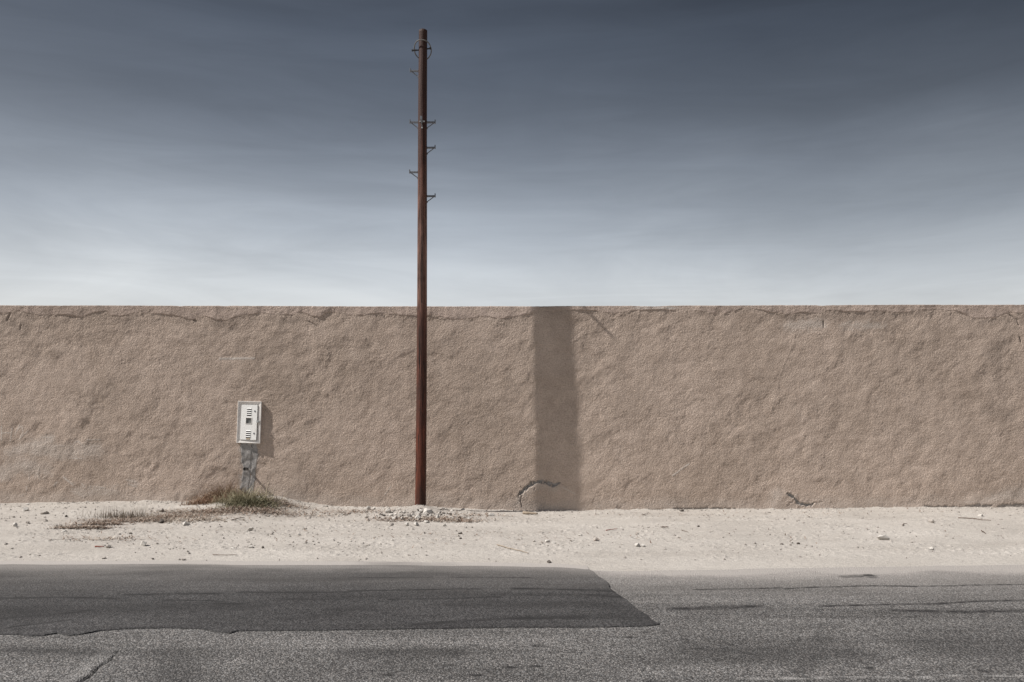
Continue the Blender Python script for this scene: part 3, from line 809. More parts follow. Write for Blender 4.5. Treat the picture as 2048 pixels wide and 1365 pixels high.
for py, ang in ((142, 180), (245, 180), (245, 0), (296, 0), (345, 180), (393, 0), (247, -90)):
    h = pz(py); a = math.radians(ang); c_ = axis(h); r = prad(h)
    o = bpy.data.objects.new('climbing_step', sm)
    COL.objects.link(o); o.parent = pole
    o.location = (c_.x + r * math.cos(a), c_.y + r * math.sin(a), h)
    o.rotation_euler = (0, math.radians(random.uniform(-1.5, 1.5)), a)
    if ang == -90:
        o['label'] = 'climbing step pointing straight at the road, with pale bolts'
        o2 = bpy.data.objects.new('bolt_plate', bolt_me); COL.objects.link(o2); o2.parent = o
        bb = bmesh.new(); tube(bb, [(0.0, 0, -0.100), (0.018, 0, -0.100)], 0.012, 8)
        from_bm('bolt', bb, M_bright, o)
# through bolt and the hoop of cable near the top
bm = bmesh.new()
h1 = pz(100.5); c1 = axis(h1)
tube(bm, [(c1.x - 0.172, c1.y - 0.03, h1 - 0.012), (c1.x - 0.06, c1.y - 0.01, h1), (c1.x + 0.06, c1.y, h1 + 0.022), (c1.x + 0.132, c1.y - 0.01, h1 + 0.030)], 0.0115, 8)
tube(bm, [(c1.x - 0.178, c1.y - 0.03, h1 - 0.014), (c1.x - 0.150, c1.y - 0.026, h1 - 0.009)], 0.018, 6)
tube(bm, [(c1.x + 0.110, c1.y - 0.01, h1 + 0.027), (c1.x + 0.134, c1.y - 0.01, h1 + 0.031)], 0.020, 6)
tube(bm, [(c1.x - 0.126, c1.y - 0.02, h1 - 0.005), (c1.x - 0.106, c1.y - 0.02, h1 - 0.002)], 0.018, 6)
from_bm('through_bolt', bm, M_darkm, pole)
bm = bmesh.new()
hc = pz(98.5); c2 = axis(hc); pts = []
for k in range(61):
    a = 2 * math.pi * k / 60
    # front of the hoop rides high, its back hangs low behind the shaft
    wob = 0.006 * math.sin(3 * a)
    pts.append((c2.x - 0.004 + (0.137 + wob) * math.cos(a), c2.y + 0.105 * math.sin(a), hc - 0.118 * math.sin(a) + 0.012 * math.cos(2 * a) - 0.004 * math.cos(a)))
tube(bm, pts, 0.0085, 8, caps=False)
from_bm('cable_hoop', bm, M_wire, pole, smooth=True)

# ------------------------------------------------------------------ meter box
M_paint, t, b = new_mat('white_paint')
co = objco(t)
c = mixc(t, ramp(t, tex_noise(t, co, 7, 5, 0.65), [(0.4, 0), (0.75, 0.55)]), (0.88, 0.875, 0.85), (0.80, 0.775, 0.74))
run = tex_noise(t, mapping(t, co, (1, 1, 0.09)), 55, 3, 0.6)
c = mixc(t, ramp(t, run, [(0.62, 0), (0.74, 0.35)]), c, (0.42, 0.32, 0.22))
t.links.new(c, b.inputs['Base Color'])
b.inputs['Roughness'].default_value = 0.5
b.inputs['Specular IOR Level'].default_value = 0.4
M_frame, t, b = new_mat('weathered_frame_paint')
co = objco(t)
c = mixc(t, ramp(t, tex_noise(t, co, 9, 5, 0.65), [(0.35, 0), (0.7, 0.8)]), (0.80, 0.77, 0.74), (0.60, 0.56, 0.52))
t.links.new(c, b.inputs['Base Color']); b.inputs['Roughness'].default_value = 0.6
M_rustpaint, t, b = new_mat('rust_stain')
t.links.new(ramp(t, tex_noise(t, objco(t), 40, 3), [(0.3, (0.40, 0.32, 0.22)), (0.7, (0.58, 0.50, 0.40))]), b.inputs['Base Color'])
M_glass, t, b = new_mat('dusty_glass')
t.links.new(ramp(t, tex_noise(t, objco(t), 30, 4), [(0.3, (0.09, 0.095, 0.09)), (0.7, (0.20, 0.20, 0.19))]), b.inputs['Base Color'])
b.inputs['Roughness'].default_value = 0.35; b.inputs['Specular IOR Level'].default_value = 0.5
M_hole, t, b = new_mat('dark_gap')
t.links.new(ramp(t, tex_noise(t, objco(t), 10, 2), [(0, (0.015, 0.013, 0.012)), (1, (0.03, 0.026, 0.024))]), b.inputs['Base Color'])
PR = 0.022
BW, BH = 47.5 / PXM, 83.5 / PXM
bx0, bz0 = WX(499), WZ(845)
mbx = empty('meter_box', (bx0, D + 0.004, bz0), (math.radians(-1.1), math.radians(1.7), math.radians(-2.2)))
tag(mbx, 'small tilted white metal meter box set in the plastered wall', 'meter box')
hw, hh_ = BW / 2, BH / 2
fw = 0.052
# frame: four mitred members, outer lip raised, inner edge lower; depth from y=0 (in the wall) to y=-PR-0.012
yo = -(PR + 0.012)
bm = bmesh.new()
def ringv(hw_, hh__, y): return [bm.verts.new((sx_ * hw_, y, sz_ * hh__)) for sx_, sz_ in ((-1, -1), (1, -1), (1, 1), (-1, 1))]
R = [ringv(hw, hh_, 0.05), ringv(hw, hh_, yo + 0.002), ringv(hw - 0.002, hh_ - 0.002, yo), ringv(hw - 0.010, hh_ - 0.010, yo), ringv(hw - 0.012, hh_ - 0.012, yo + 0.004), ringv(hw - fw, hh_ - fw * 0.95, yo + 0.013), ringv(hw - fw, hh_ - fw * 0.95, yo + 0.045)]
for a, c_ in zip(R[:-1], R[1:]):
    for k in range(4): bm.faces.new((a[k], a[(k + 1) % 4], c_[(k + 1) % 4], c_[k]))
from_bm('frame', bm, M_frame, mbx)
bm = bmesh.new()
box(bm, (0, yo + 0.040, 0), (hw - fw + 0.004, 0.004, hh_ - fw * 0.95 + 0.004))
from_bm('back_plate', bm, M_hole, mbx)
dw, dh = hw - fw - 0.007, hh_ - fw * 0.95 - 0.006
door = empty('door', (-0.002, yo + 0.018, 0.0))
door.parent = mbx
# door leaf with a window opening
bm = bmesh.new()
wxa, wxb, wza, wzb = -0.048, 0.044, -0.022, 0.072     # window
xs = [-dw, wxa, wxb, dw]; zs = [-dh, wza, wzb, dh]
fr = [[bm.verts.new((x, -0.012, z)) for x in xs] for z in zs]
bk = [[bm.verts.new((x, 0.004, z)) for x in xs] for z in zs]
for j in range(3):
    for i in range(3):
        if i == 1 and j == 1: continue
        bm.faces.new((fr[j][i], fr[j][i + 1], fr[j + 1][i + 1], fr[j + 1][i]))
        bm.faces.new((bk[j][i], bk[j + 1][i], bk[j + 1][i + 1], bk[j][i + 1]))
def side(a, b_, a2, b2): bm.faces.new((a, b_, b2, a2))
for i in range(3):
    side(fr[0][i], fr[0][i + 1], bk[0][i], bk[0][i + 1]); side(fr[3][i], fr[3][i + 1], bk[3][i], bk[3][i + 1])
    side(fr[i][0], fr[i + 1][0], bk[i][0], bk[i + 1][0]); side(fr[i][3], fr[i + 1][3], bk[i][3], bk[i + 1][3])
side(fr[1][1], fr[1][2], bk[1][1], bk[1][2]); side(fr[2][1], fr[2][2], bk[2][1], bk[2][2])
side(fr[1][1], fr[2][1], bk[1][1], bk[2][1]); side(fr[1][2], fr[2][2], bk[1][2], bk[2][2])
me = bpy.data.meshes.new('door'); bmesh.ops.recalc_face_normals(bm, faces=bm.faces); bm.to_mesh(me); bm.free(); me.materials.append(M_paint)
bpy.data.objects.remove(door)
door = link('door', me, M_paint, mbx); door.location = (-0.002, yo + 0.014, 0); door.rotation_euler = (math.radians(-0.8), 0, math.radians(-3.0))
bm = bmesh.new(); box(bm, ((wxa + wxb) / 2, 0.0, (wza + wzb) / 2), ((wxb - wxa) / 2 + 0.003, 0.002, (wzb - wza) / 2 + 0.003))
from_bm('window_pane', bm, M_glass, door)
bm = bmesh.new()
for (x0, x1, z0, z1) in ((wxa - 0.007, wxb + 0.007, wzb, wzb + 0.007), (wxa - 0.007, wxb + 0.007, wza - 0.007, wza), (wxa - 0.007, wxa, wza, wzb), (wxb, wxb + 0.007, wza, wzb)):
    box(bm, ((x0 + x1) / 2, -0.012, (z0 + z1) / 2), ((x1 - x0) / 2, 0.004, (z1 - z0) / 2))
from_bm('window_frame', bm, M_frame, door)
def louvre(z, mat=M_paint):
    bm = bmesh.new()
    x0, x1 = -0.038, 0.040
    prof = [(-0.0125, 0.009), (-0.019, -0.001), (-0.018, -0.003), (-0.0125, -0.003)]
    a = [bm.verts.new((x0 + (0.004 if i in (1, 2) else 0), y, z + q)) for i, (y, q) in enumerate(prof)]
    c_ = [bm.verts.new((x1 - (0.004 if i in (1, 2) else 0), y, z + q)) for i, (y, q) in enumerate(prof)]
    for i in range(4): bm.faces.new((a[i], a[(i + 1) % 4], c_[(i + 1) % 4], c_[i]))
    bm.faces.new(a); bm.faces.new(c_[::-1])
    from_bm('vent_louvre', bm, mat, door)
    bm = bmesh.new(); box(bm, (0, -0.0125, z - 0.0125), (0.038, 0.0012, 0.0095))
    from_bm('vent_slot', bm, M_hole, door)
for k in range(4): louvre(0.228 - k * 0.033)
for k in range(4): louvre(-0.145 - k * 0.033)
bm = bmesh.new(); box(bm, (0.0, -0.0132, -dh + 0.018), (0.032, 0.0010, 0.012))
from_bm('rust_streak', bm, M_rustpaint, door)
for z in (0.187, -0.183):
    bm = bmesh.new(); tube(bm, [(0.098, -0.011, z), (0.098, -0.017, z)], [0.015, 0.013], 14)
    from_bm('lock', bm, M_steel, door)
bm = bmesh.new()
box(bm, (dw + 0.014, yo - 0.002, 0.016), (0.026, 0.005, 0.019), bev=0.002)
box(bm, (dw + 0.014, yo - 0.012, 0.016), (0.016, 0.006, 0.004)); box(bm, (dw + 0.014, yo - 0.0125, 0.016), (0.004, 0.006, 0.013))
tube(bm, [(dw + 0.012, yo, 0.010), (dw + 0.016, yo - 0.035, 0.004), (dw + 0.020, yo - 0.055, -0.012)], 0.0035, 6)
from_bm('hasp', bm, M_bright, mbx)
bm = bmesh.new()
tube(bm, [(0.060, 0.0, -hh_ + 0.01), (0.062, -0.03, -hh_ - 0.015), (0.058, -0.026, -hh_ - 0.06), (0.075, -0.01, -hh_ - 0.075)], 0.004, 6)
from_bm('loose_wire', bm, M_darkm, mbx)

# ------------------------------------------------------------------ pipe stub
M_pipe = metal('old_pipe', (0.10, 0.095, 0.09), 0.6, 0.3, (0.05, 0.04, 0.035))
ry0 = WX(494), WZ(938)
ppx = empty('pipe_stub', (ry0[0], D, ry0[1]))
tag(ppx, 'short grey pipe end sticking out of the grey mortar under the meter box', 'pipe')
def hollow(bm, p0, p1, r0, ri, seg=20):
    p0, p1 = Vector(p0), Vector(p1); d = (p1 - p0).normalized(); u = d.cross(Vector((0, 0, 1))).normalized(); v_ = d.cross(u)
    rr = [(p0, r0), (p1, r0), (p1, ri), (p1 - d * ((p1 - p0).length * 0.9), ri)]
    rg_ = [[bm.verts.new(p + (u * math.cos(2 * math.pi * k / seg) + v_ * math.sin(2 * math.pi * k / seg)) * r) for k in range(seg)] for p, r in rr]
    for a, c_ in zip(rg_[:-1], rg_[1:]):
        for k in range(seg): bm.faces.new((a[k], a[(k + 1) % seg], c_[(k + 1) % seg], c_[k]))
    bm.faces.new(rg_[-1])
bm = bmesh.new(); hollow(bm, (0, 0.03, 0), (-0.004, -0.088, 0.004), 0.019, 0.014); from_bm('pipe', bm, M_pipe, ppx, True)
bm = bmesh.new(); hollow(bm, (-0.0035, -0.066, 0.0035), (-0.0045, -0.104, 0.0045), 0.030, 0.021); from_bm('collar', bm, metal('collar_metal', (0.13, 0.12, 0.11), 0.6, 0.3, (0.08, 0.07, 0.06)), ppx)

# ------------------------------------------------------------------ stones
def stone_mat(name, a, b_):
    m, t, b = new_mat(name)
    co = objco(t)
    c = ramp(t, tex_noise(t, co, 45, 5, 0.65), [(0.3, a), (0.7, b_)])
    t.links.new(c, b.inputs['Base Color'])
    t.links.new(bump(t, tex_noise(t, co, 90, 4), 0.004), b.inputs['Normal'])
    b.inputs['Specular IOR Level'].default_value = 0.1
    return m
M_white = stone_mat('pale_limestone', (0.40, 0.37, 0.335), (0.56, 0.53, 0.49))
M_tan = stone_mat('sandy_stone', (0.29, 0.255, 0.225), (0.42, 0.385, 0.35))
M_dk = stone_mat('dark_stone', (0.06, 0.052, 0.046), (0.14, 0.12, 0.105))
M_peb = stone_mat('mixed_pebbles', (0.15, 0.13, 0.115), (0.48, 0.44, 0.40))
def rock_hull(w_, d_, h_, n=16, seed=0):
    r = random.Random(seed)
    bm = bmesh.new()
    for _ in range(n):
        a = r.uniform(0, 2 * math.pi); z = r.uniform(-0.5, 0.5); q = math.sqrt(max(0.02, 1 - (2 * z) ** 2)) * 0.5 * r.uniform(0.75, 1.0)
        bm.verts.new((math.cos(a) * q * w_, math.sin(a) * q * d_, z * h_))
    res = bmesh.ops.convex_hull(bm, input=bm.verts)
    bmesh.ops.delete(bm, geom=[g for g in res['geom_interior'] if isinstance(g, bmesh.types.BMVert)], context='VERTS')
    bmesh.ops.bevel(bm, geom=list(bm.edges), offset=min(w_, h_) * 0.06, segments=1, affect='EDGES') if False else None
    return bm
sid = [100]
def stone(px, py, wpx, hpx, mat, label, group, dscale=0.9, sink=0.26, name='stone', n=16):
    p = G(px, py + hpx * 0.35)
    m_ = F / p.y
    w_, h_ = wpx / m_ * 1.10, hpx / m_ * 1.05
    sid[0] += 1
    bm = rock_hull(w_, w_ * dscale, h_ * 1.2, n, sid[0])
    o = from_bm(name, bm, mat)
    o.location = (p.x, p.y, float(zground(p.x, p.y)) + h_ * 1.2 * (0.5 - sink))
    o.rotation_euler = (random.uniform(-.2, .2), random.uniform(-.15, .15), random.uniform(-.3, .3))
    tag(o, label, 'stone', group)
    return o
gS = 'loose stones scattered on the sandy verge'
LST = [
 (51, 1019, 15, 10, M_white, 'angular pale stone near the wall, largest of those at the far left'),
 (90, 1026, 18, 7, M_tan, 'long flat tan stone just right of the angular pale stone at the far left'),
 (89, 1041, 13, 6, M_tan, 'flat dusty stone below the long flat tan stone at the left'),
 (56, 1045, 9, 6, M_tan, 'small tan stone left of the flat dusty stone at the far left'),
 (31, 1050, 13, 9, M_white, 'pale lump, lowest of the stones clustered at the far left'),
 (28, 1034, 8, 4, M_tan, 'small stone above the pale lump by the left edge of the photo'),
 (133, 1033, 7, 5, M_dk, 'small dark stone between the left cluster and the dry grass stems'),
 (56, 1009, 9, 4, M_white, 'small pale stone touching the wall foot at the far left'),
 (321, 1021, 14, 9, M_tan, 'brownish stone standing behind the leaf litter, right of the dry stems'),
 (323, 1043, 14, 9, M_dk, 'dark grey stone lying in the middle of the leaf litter'),
 (128, 1063, 14, 5, M_white, 'flat pale stone at the left end of the leaf litter'),
 (374, 1048, 19, 9, M_white, 'crumbly pale clod at the lower edge of the leaf litter'),
 (502, 1059, 13, 9, M_white, 'bright white stone alone on the sand below the meter box'),
 (285, 1088, 19, 11, M_white, 'biggest pale stone in the lower left of the verge'),
 (217, 1093, 12, 7, M_tan, 'grey tan stone left of the biggest pale stone in the lower left'),
 (314, 1087, 8, 5, M_tan, 'small tan stone right of the biggest pale stone in the lower left'),
 (502, 1094, 11, 6, M_white, 'low white stone under the bright white stone, nearer the road'),
 (465, 1097, 11, 5, M_white, 'flat white chip left of the low white stone'),
 (526, 1095, 7, 5, M_dk, 'small dark stone right of the low white stone'),
 (208, 1116, 9, 5, M_tan, 'small stone near the road edge, leftmost of three in a row'),
 (305, 1118, 6, 4, M_dk, 'tiny dark stone near the road edge, middle of three in a row'),
 (367, 1119, 10, 5, M_tan, 'small tan stone near the road edge, rightmost of three in a row'),
 (261, 1067, 7, 5, M_tan, 'small stone below the dry stems, above the biggest pale stone'),
 (598, 1069, 8, 5, M_white, 'small white stone between the meter box and the pole, nearer the road'),
 (543, 1068, 8, 5, M_tan, 'small tan stone right of the bright white stone below the meter box'),
 (983, 1030, 13, 8, M_white, 'pale stone right of the rubble heap, beside the pole shadow'),
 (1098, 1124, 9, 6, M_dk, 'dark stone at the road edge above the end of the dark asphalt patch'),
 (1094, 1082, 13, 7, M_white, 'pale stone, middle of the small cluster below the strip of shade'),
 (1107, 1086, 9, 5, M_white, 'pale stone, right one of the small cluster below the strip of shade'),
 (1068, 1083, 7, 4, M_tan, 'small tan stone, left one of the small cluster below the strip of shade'),
 (1191, 1079, 13, 7, M_tan, 'tan stone on the sand right of the small cluster below the strip of shade'),
 (1161, 1071, 9, 5, M_white, 'small white stone just above and left of the tan stone'),
 (921, 1067, 10, 5, M_dk, 'dark stone on the sand just below the rubble heap'),
 (921, 1077, 7, 4, M_dk, 'smaller dark stone directly under the dark stone below the rubble heap'),
 (1275, 1090, 12, 8, M_white, 'bright white stone, left of a touching pair in the middle right of the verge'),
 (1285, 1091, 9, 6, M_white, 'white stone, smaller right one of a touching pair in the middle right'),
 (1765, 1076, 26, 12, M_white, 'long splintered white stone, largest on the right side of the verge'),
 (1781, 1082, 10, 4, M_tan, 'small tan chip at the right tip of the long splintered white stone'),
 (1863, 1098, 10, 7, M_white, 'small white stone right of the splintered stone, nearer the road'),
 (1862, 1043, 13, 9, M_tan, 'lumpy tan stone near the wall on the right side'),
 (1597, 1087, 9, 5, M_dk, 'dark stone on the sand left of the splintered white stone'),
 (1565, 1088, 5, 4, M_dk, 'tiny dark stone left of the dark stone on the right half'),
 (1397, 1053, 6, 4, M_dk, 'tiny dark stone near the wall right of the strip of shade'),
 (1962, 1031, 11, 6, M_white, 'pale stone by the wall at the far right'),
 (1364, 1021, 10, 6, M_dk, 'dark crumb of rubble against the wall foot, right of the strip of shade'),
]
for px_, py_, w_, h_, m_, lab in LST: stone(px_, py_, w_, h_, m_, lab, gS)
# rubble heap at the pole's foot
gH = 'rubble stones heaped at the foot of the pole'
for px_, py_, w_, h_, lab in [
    (855, 1023, 22, 11, 'largest pale block of the rubble, right against the pole foot'),
    (877, 1034, 17, 11, 'pale block on the right flank of the rubble heap'),
    (836, 1036, 14, 11, 'pale block at the front of the rubble heap, straight below the pole'),
    (789, 1036, 13, 9, 'pale block on the left flank of the rubble heap'),
    (776, 1022, 14, 11, 'white upright stone left of the pole, close to the wall'),
    (736, 1017, 13, 9, 'white stone at the wall foot, leftmost of the rubble'),
    (748, 1017, 9, 7, 'smaller white stone beside the leftmost rubble stone'),
    (814, 1049, 12, 8, 'white stone in the brown chips, left of a similar pair below the heap'),
    (833, 1049, 12, 8, 'white stone in the brown chips, right of a similar pair below the heap')]:
    stone(px_, py_, w_, h_, M_white, lab, gH)
for i in range(150):
    a = random.gauss(0, 1); px_ = 836 + a * 55; py_ = 1030 + random.gauss(0, 7.5) + abs(a) * 1.0
    if not (1016 < py_ < 1052): continue
    s_ = random.uniform(4.5, 11)
    stone(px_, py_, s_, s_ * random.uniform(0.4, 0.75), random.choice([M_white, M_white, M_tan, M_tan, M_tan, M_dk]) , 'small pale chip among the rubble at the foot of the pole', gH, name='stone_chip', n=11)['label'] = 'small chip of rubble in the heap at the foot of the pole'
for i in range(34):
    px_ = random.uniform(655, 800); py_ = random.uniform(1018, 1034)
    s_ = random.uniform(3, 6.5)
    stone(px_, py_, s_, s_ * 0.65, random.choice([M_white, M_tan, M_tan, M_dk]), 'small chip of stone strewn between the rubble heap and the meter box', 'small chips strewn left of the pole', name='stone_chip', n=10)

# gravel: uncountable crumbs on the sand
VV, TT = [], []
octa = np.array([(1, 0, 0), (-1, 0, 0), (0, 1, 0), (0, -1, 0), (0, 0, 1), (0, 0, -1)], float)
of = np.array([(0, 2, 4), (2, 1, 4), (1, 3, 4), (3, 0, 4), (2, 0, 5), (1, 2, 5), (3, 1, 5), (0, 3, 5)])
NP = 9500
gxs = rng.uniform(-8.8, 8.8, NP); gys = 8.4 + (13.25 - 8.4) * rng.random(NP) ** 0.85
den = fbm(gxs * 0.6, gys, 1.3, 3, 301)
left = (gxs < -1.0)
keep = rng.random(NP) < (0.22 + 0.9 * sstep(-0.15, 0.45, den)) * np.where(left, 1.0, 0.55)
near = (gys > 13.0) & (rng.random(NP) < 0.5)
keep = keep | near
xb = rng.uniform(-8.8, 8.8, 1500); kb = sstep(-0.3, 0.3, fbm(xb, xb * 0, 0.9, 3, 303)) > rng.random(1500)
xb = xb[kb]; yb_ = 13.26 - np.abs(rng.normal(0, 0.10, len(xb)))
gxs, gys = np.concatenate([gxs[keep], xb]), np.concatenate([gys[keep], yb_])
gzs = zground(gxs, gys)
k0 = 0
for x, y, z in zip(gxs, gys, gzs):
    s_ = 0.004 + 0.015 * rng.random() ** 2.6
    P = octa * (rng.uniform(0.6, 1.25, (6, 1))) * np.array([s_ * rng.uniform(0.9, 1.5), s_, s_ * rng.uniform(0.6, 0.95)])
    an = rng.uniform(0, 6.28); ca, sa = math.cos(an), math.sin(an)
    P = np.stack([P[:, 0] * ca - P[:, 1] * sa, P[:, 0] * sa + P[:, 1] * ca, P[:, 2]], -1) + (x, y, z + s_ * 0.35)
    VV.append(P); TT.append(of + k0); k0 += 6
gv = from_arrays('gravel', np.concatenate(VV), np.concatenate(TT), M_peb, smooth=False, tri=True)
tag(gv, 'fine gravel and crumbs of stone sprinkled over the sandy verge', 'gravel', kind='stuff')

# ------------------------------------------------------------------ plants, litter, twigs
def leaf_mat(name, stops, sc=6):
    m, t, b = new_mat(name)
    co = objco(t)
    n = tex_noise(t, co, sc, 3)
    r_ = attr(t, 'tone')
    f_ = math_n(t, 'ADD', math_n(t, 'MULTIPLY', n, 0.35), math_n(t, 'MULTIPLY', r_, 0.75), clamp=True)
    t.links.new(ramp(t, f_, stops), b.inputs['Base Color'])
    b.inputs['Roughness'].default_value = 0.8
    return m
M_green = leaf_mat('grass_blades', [(0.1, (0.055, 0.062, 0.032)), (0.4, (0.135, 0.130, 0.078)), (0.65, (0.26, 0.225, 0.145)), (0.9, (0.42, 0.37, 0.26))])
M_rust = leaf_mat('withered_blades', [(0.1, (0.09, 0.045, 0.03)), (0.4, (0.20, 0.115, 0.075)), (0.65, (0.28, 0.20, 0.13)), (0.9, (0.40, 0.32, 0.23))])
M_straw = leaf_mat('straw_stems', [(0.1, (0.12, 0.095, 0.075)), (0.5, (0.24, 0.20, 0.16)), (0.9, (0.40, 0.34, 0.27))])
M_litter = leaf_mat('dry_litter', [(0.1, (0.105, 0.062, 0.042)), (0.4, (0.21, 0.145, 0.108)), (0.7, (0.30, 0.245, 0.20)), (0.95, (0.50, 0.44, 0.37))], 12)
def blades(name, mat, items, label, cat='grass tuft', group=None, parent=None, kind=None):
    """items: (base, direction azimuth, length, bend, width, tone)"""
    V, Q, T = [], [], []
    for (p, az, ln, bend, w_, tn, lift) in items:
        d = Vector((math.cos(az), math.sin(az), 0)); s_ = Vector((-d.y, d.x, 0))
        pos = Vector(p); ang = lift; k0 = len(V); seg = 4
        for j in range(seg + 1):
            ww = w_ * (1 - 0.85 * j / seg)
            V.append(pos + s_ * ww); V.append(pos - s_ * ww); T += [tn, tn]
            pos = pos + (d * math.cos(ang) + Vector((0, 0, 1)) * math.sin(ang)) * (ln / seg)
            ang -= bend / seg
        for j in range(seg):
            a = k0 + 2 * j
            Q.append((a, a + 1, a + 3, a + 2))
    o = from_arrays(name, [tuple(v) for v in V], Q, mat, parent, smooth=False, attrs={'tone': T})
    return o
def tuft(cpx, cpy, rx_, ry_, n, lmin, lmax, tone, lift=(0.5, 1.5), w_=0.0035, bend=(0.3, 1.6), dens=0.55):
    out = []
    c_ = G(cpx, cpy)
    for _ in range(n):
        x = c_.x + random.gauss(0, rx_ * dens); y = c_.y + random.gauss(0, ry_ * dens)
        y = min(y, D - 0.03)
        z = float(zground(x, y)) - 0.005
        out.append(((x, y, z), random.uniform(0, 2 * math.pi), random.uniform(lmin, lmax), random.uniform(*bend), w_ * random.uniform(0.6, 1.3), min(1, max(0, random.gauss(*tone))), random.uniform(*lift)))
    return out
g = blades('green_grass_tuft', M_green, tuft(498, 1010, 0.31, 0.17, 1300, 0.10, 0.32, (0.38, 0.2), lift=(0.3, 1.3), bend=(0.6, 2.6), w_=0.0042) + tuft(500, 1003, 0.34, 0.12, 480, 0.18, 0.36, (0.8, 0.15), lift=(0.5, 1.4), w_=0.0036) + tuft(500, 1014, 0.45, 0.1, 260, 0.08, 0.2, (0.85, 0.12), lift=(0.2, 1.0), w_=0.0036)
           + tuft(462, 1004, 0.24, 0.12, 260, 0.12, 0.30, (0.5, 0.2), bend=(0.6, 2.4)), '')
tag(g, 'low green and straw coloured grass tuft under the meter box', 'grass tuft')
g = blades('withered_grass_tuft', M_rust, tuft(446, 1000, 0.30, 0.12, 1500, 0.14, 0.46, (0.45, 0.22), lift=(0.3, 1.4), bend=(0.6, 3.0), w_=0.004) + tuft(408, 1007, 0.34, 0.13, 800, 0.06, 0.20, (0.35, 0.22), lift=(0.2, 1.3), bend=(0.5, 2.5), w_=0.004)
           + tuft(455, 990, 0.28, 0.06, 150, 0.30, 0.46, (0.8, 0.15), lift=(0.9, 1.5), bend=(0.2, 1.4), w_=0.0022), '')
tag(g, 'rust brown withered grass tuft against the wall, left of the green tuft', 'grass tuft')
g = blades('dry_seedlings', M_straw, tuft(250, 1036, 0.46, 0.12, 420, 0.05, 0.20, (0.40, 0.25), lift=(0.7, 1.6), bend=(-0.5, 1.4), w_=0.0035), '')
tag(g, 'row of thin dry grey grass stems standing in the leaf litter', 'dry grass')
g = blades('dry_seedlings', M_straw, tuft(122, 1056, 0.09, 0.04, 70, 0.03, 0.10, (0.3, 0.2), w_=0.003), '')
tag(g, 'tiny dry grass clump at the far left end of the leaf litter', 'dry grass')
g = blades('dry_seedlings', M_straw, tuft(552, 1000, 0.22, 0.06, 150, 0.04, 0.13, (0.4, 0.25), w_=0.0028), '')
tag(g, 'thin dry grass fringe at the wall foot, right of the green tuft', 'dry grass')
g = blades('dry_seedlings', M_straw, tuft(292, 1030, 0.12, 0.04, 26, 0.10, 0.19, (0.6, 0.2), lift=(1.2, 1.6), bend=(-0.1, 0.4), w_=0.002) , '')
tag(g, 'few sparse upright stalks right of the row of dry grey stems', 'dry grass')

lit = []
def litter(cpx, cpy, rx_, ry_, n, lmin=0.02, lmax=0.09, tone=(0.50, 0.32), w_=0.0075):
    c_ = G(cpx, cpy)
    for _ in range(int(n * 1.35)):
        x = c_.x + random.gauss(0, rx_ * 0.6); y = min(c_.y + random.gauss(0, ry_ * 0.6), D - 0.03)
        z = float(zground(x, y)) + random.uniform(0.003, 0.022)
        lit.append(((x, y, z), random.uniform(0, 2 * math.pi), random.uniform(lmin, lmax), random.uniform(-0.8, 1.0), w_ * random.uniform(0.5, 1.5), min(1, max(0, random.gauss(*tone))), random.uniform(-0.1, 0.5)))
litter(165, 1057, 0.35, 0.08, 420); litter(205, 1050, 0.30, 0.08, 340, tone=(0.35, 0.2)); litter(265, 1043, 0.55, 0.14, 760)
litter(345, 1036, 0.6, 0.20, 900); litter(425, 1025, 0.7, 0.26, 1300); litter(500, 1020, 0.55, 0.26, 900); litter(390, 1042, 0.5, 0.15, 420, tone=(0.75, 0.15))
litter(560, 1008, 0.35, 0.2, 420); litter(560, 1028, 0.8, 0.25, 260); litter(885, 1041, 0.42, 0.22, 560, tone=(0.5, 0.26)); litter(805, 1040, 0.4, 0.18, 260, tone=(0.5, 0.26)); litter(925, 1044, 0.25, 0.14, 150, tone=(0.5, 0.25))
litter(960, 1032, 0.5, 0.12, 120); litter(700, 1026, 0.7, 0.25, 260); litter(210, 1080, 0.6, 0.12, 130); litter(1500, 1030, 3.0, 0.4, 130, tone=(0.3, 0.2)); litter(900, 1075, 4.0, 0.6, 160, tone=(0.3, 0.2))
lo = blades('leaf_litter', M_litter, lit, '')
tag(lo, 'scattered dry leaf litter, straw and bark chips in front of the wall', 'leaf litter', kind='stuff')

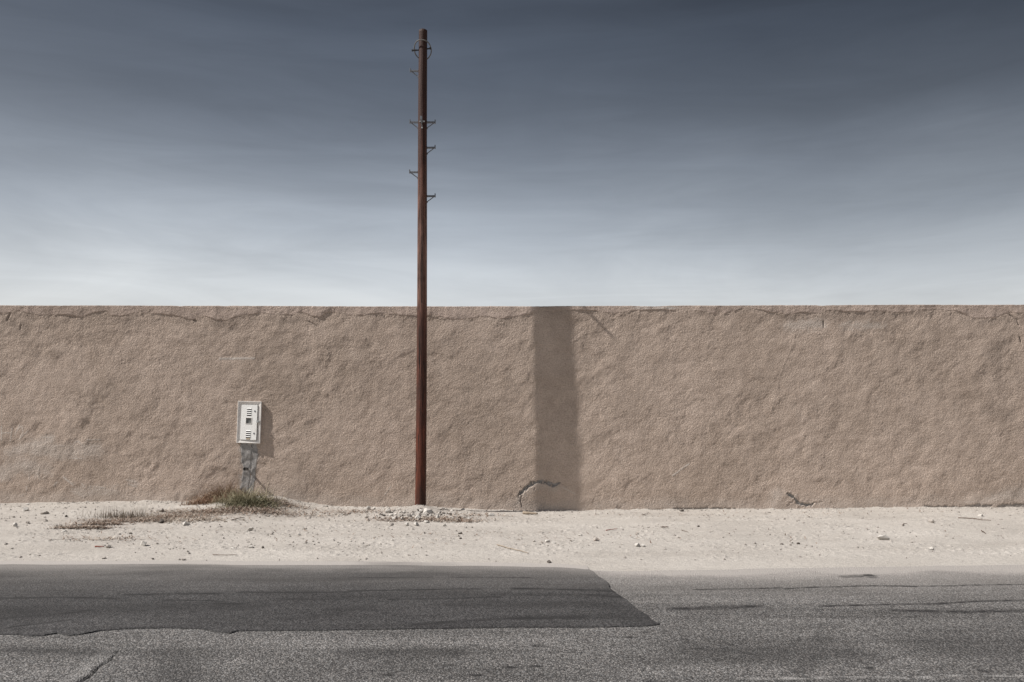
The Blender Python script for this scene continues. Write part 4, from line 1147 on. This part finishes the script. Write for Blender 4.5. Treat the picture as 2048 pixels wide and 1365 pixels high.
M_twig = leaf_mat('twig_bark', [(0.1, (0.09, 0.06, 0.045)), (0.9, (0.25, 0.19, 0.14))])
M_twigp = leaf_mat('pale_twig', [(0.1, (0.26, 0.21, 0.16)), (0.9, (0.45, 0.38, 0.30))])
M_twigr = leaf_mat('red_twig', [(0.1, (0.20, 0.05, 0.03)), (0.9, (0.34, 0.10, 0.06))])
def twig(pts, rad, mat, label, name='twig', lift=0.006):
    P = []
    for i, (a, b_) in enumerate(pts):
        g_ = G(a, b_); P.append(Vector((g_.x, g_.y, float(zground(g_.x, g_.y)) + lift + rad)))
    Q2 = []
    for i in range(len(P) - 1):
        for k in range(4):
            q = P[i].lerp(P[i + 1], k / 4); q.z = max(q.z, float(zground(q.x, q.y)) + rad * 0.6) + random.uniform(0, 0.003); q.x += random.uniform(-.004, .004); q.y += random.uniform(-.01, .01); Q2.append(q)
    Q2.append(P[-1])
    bm = bmesh.new(); o0 = Q2[0].copy()
    tube(bm, [q - o0 for q in Q2], [rad * (1 - 0.5 * i / len(Q2)) for i in range(len(Q2))], 7)
    o = from_bm(name, bm, mat, None, True); o.location = o0
    tag(o, label, 'twig', 'twigs lying on the sandy verge')
twig([(994, 1092), (1015, 1098), (1040, 1104), (1057, 1109)], 0.006, M_twigp, 'long thin pale twig lying on the sand below the strip of shade')
twig([(1212, 1063), (1224, 1061), (1235, 1060)], 0.006, M_twigr, 'short red twig on the sand right of the strip of shade')
twig([(463, 1043), (476, 1039), (489, 1037)], 0.007, M_twig, 'short brown twig below the green grass tuft')
twig([(190, 1096), (208, 1096)], 0.008, M_twigr, 'short rusty stick on the sand at the lower left')
twig([(425, 1112), (450, 1112.5), (475, 1112)], 0.004, M_twig, 'very thin straight twig near the road edge at the left')
twig([(1916, 1038), (1945, 1039), (1965, 1042), (1982, 1043)], 0.007, M_twig, 'thin crooked twig near the wall at the far right')
twig([(1323, 1057), (1337, 1057)], 0.010, M_twig, 'stubby brown twig near the wall, right of the red twig')
twig([(1362, 1062), (1376, 1066)], 0.004, M_twig, 'thin short twig right of the stubby brown twig')
twig([(1962, 1063), (1971, 1069)], 0.006, M_twig, 'short thin twig below the crooked twig at the far right')
twig([(1805, 1053), (1808, 1050), (1814, 1049)], 0.006, M_twig, 'small hooked twig left of the lumpy tan stone on the right')
twig([(1285, 1032), (1296, 1029)], 0.006, M_twig, 'small twig near the wall foot just right of the strip of shade')
twig([(1046, 1029), (1060, 1030), (1075, 1031)], 0.026, M_twigp, 'thick pale broken stick lying beside the pole shadow', 'stick', 0.0)
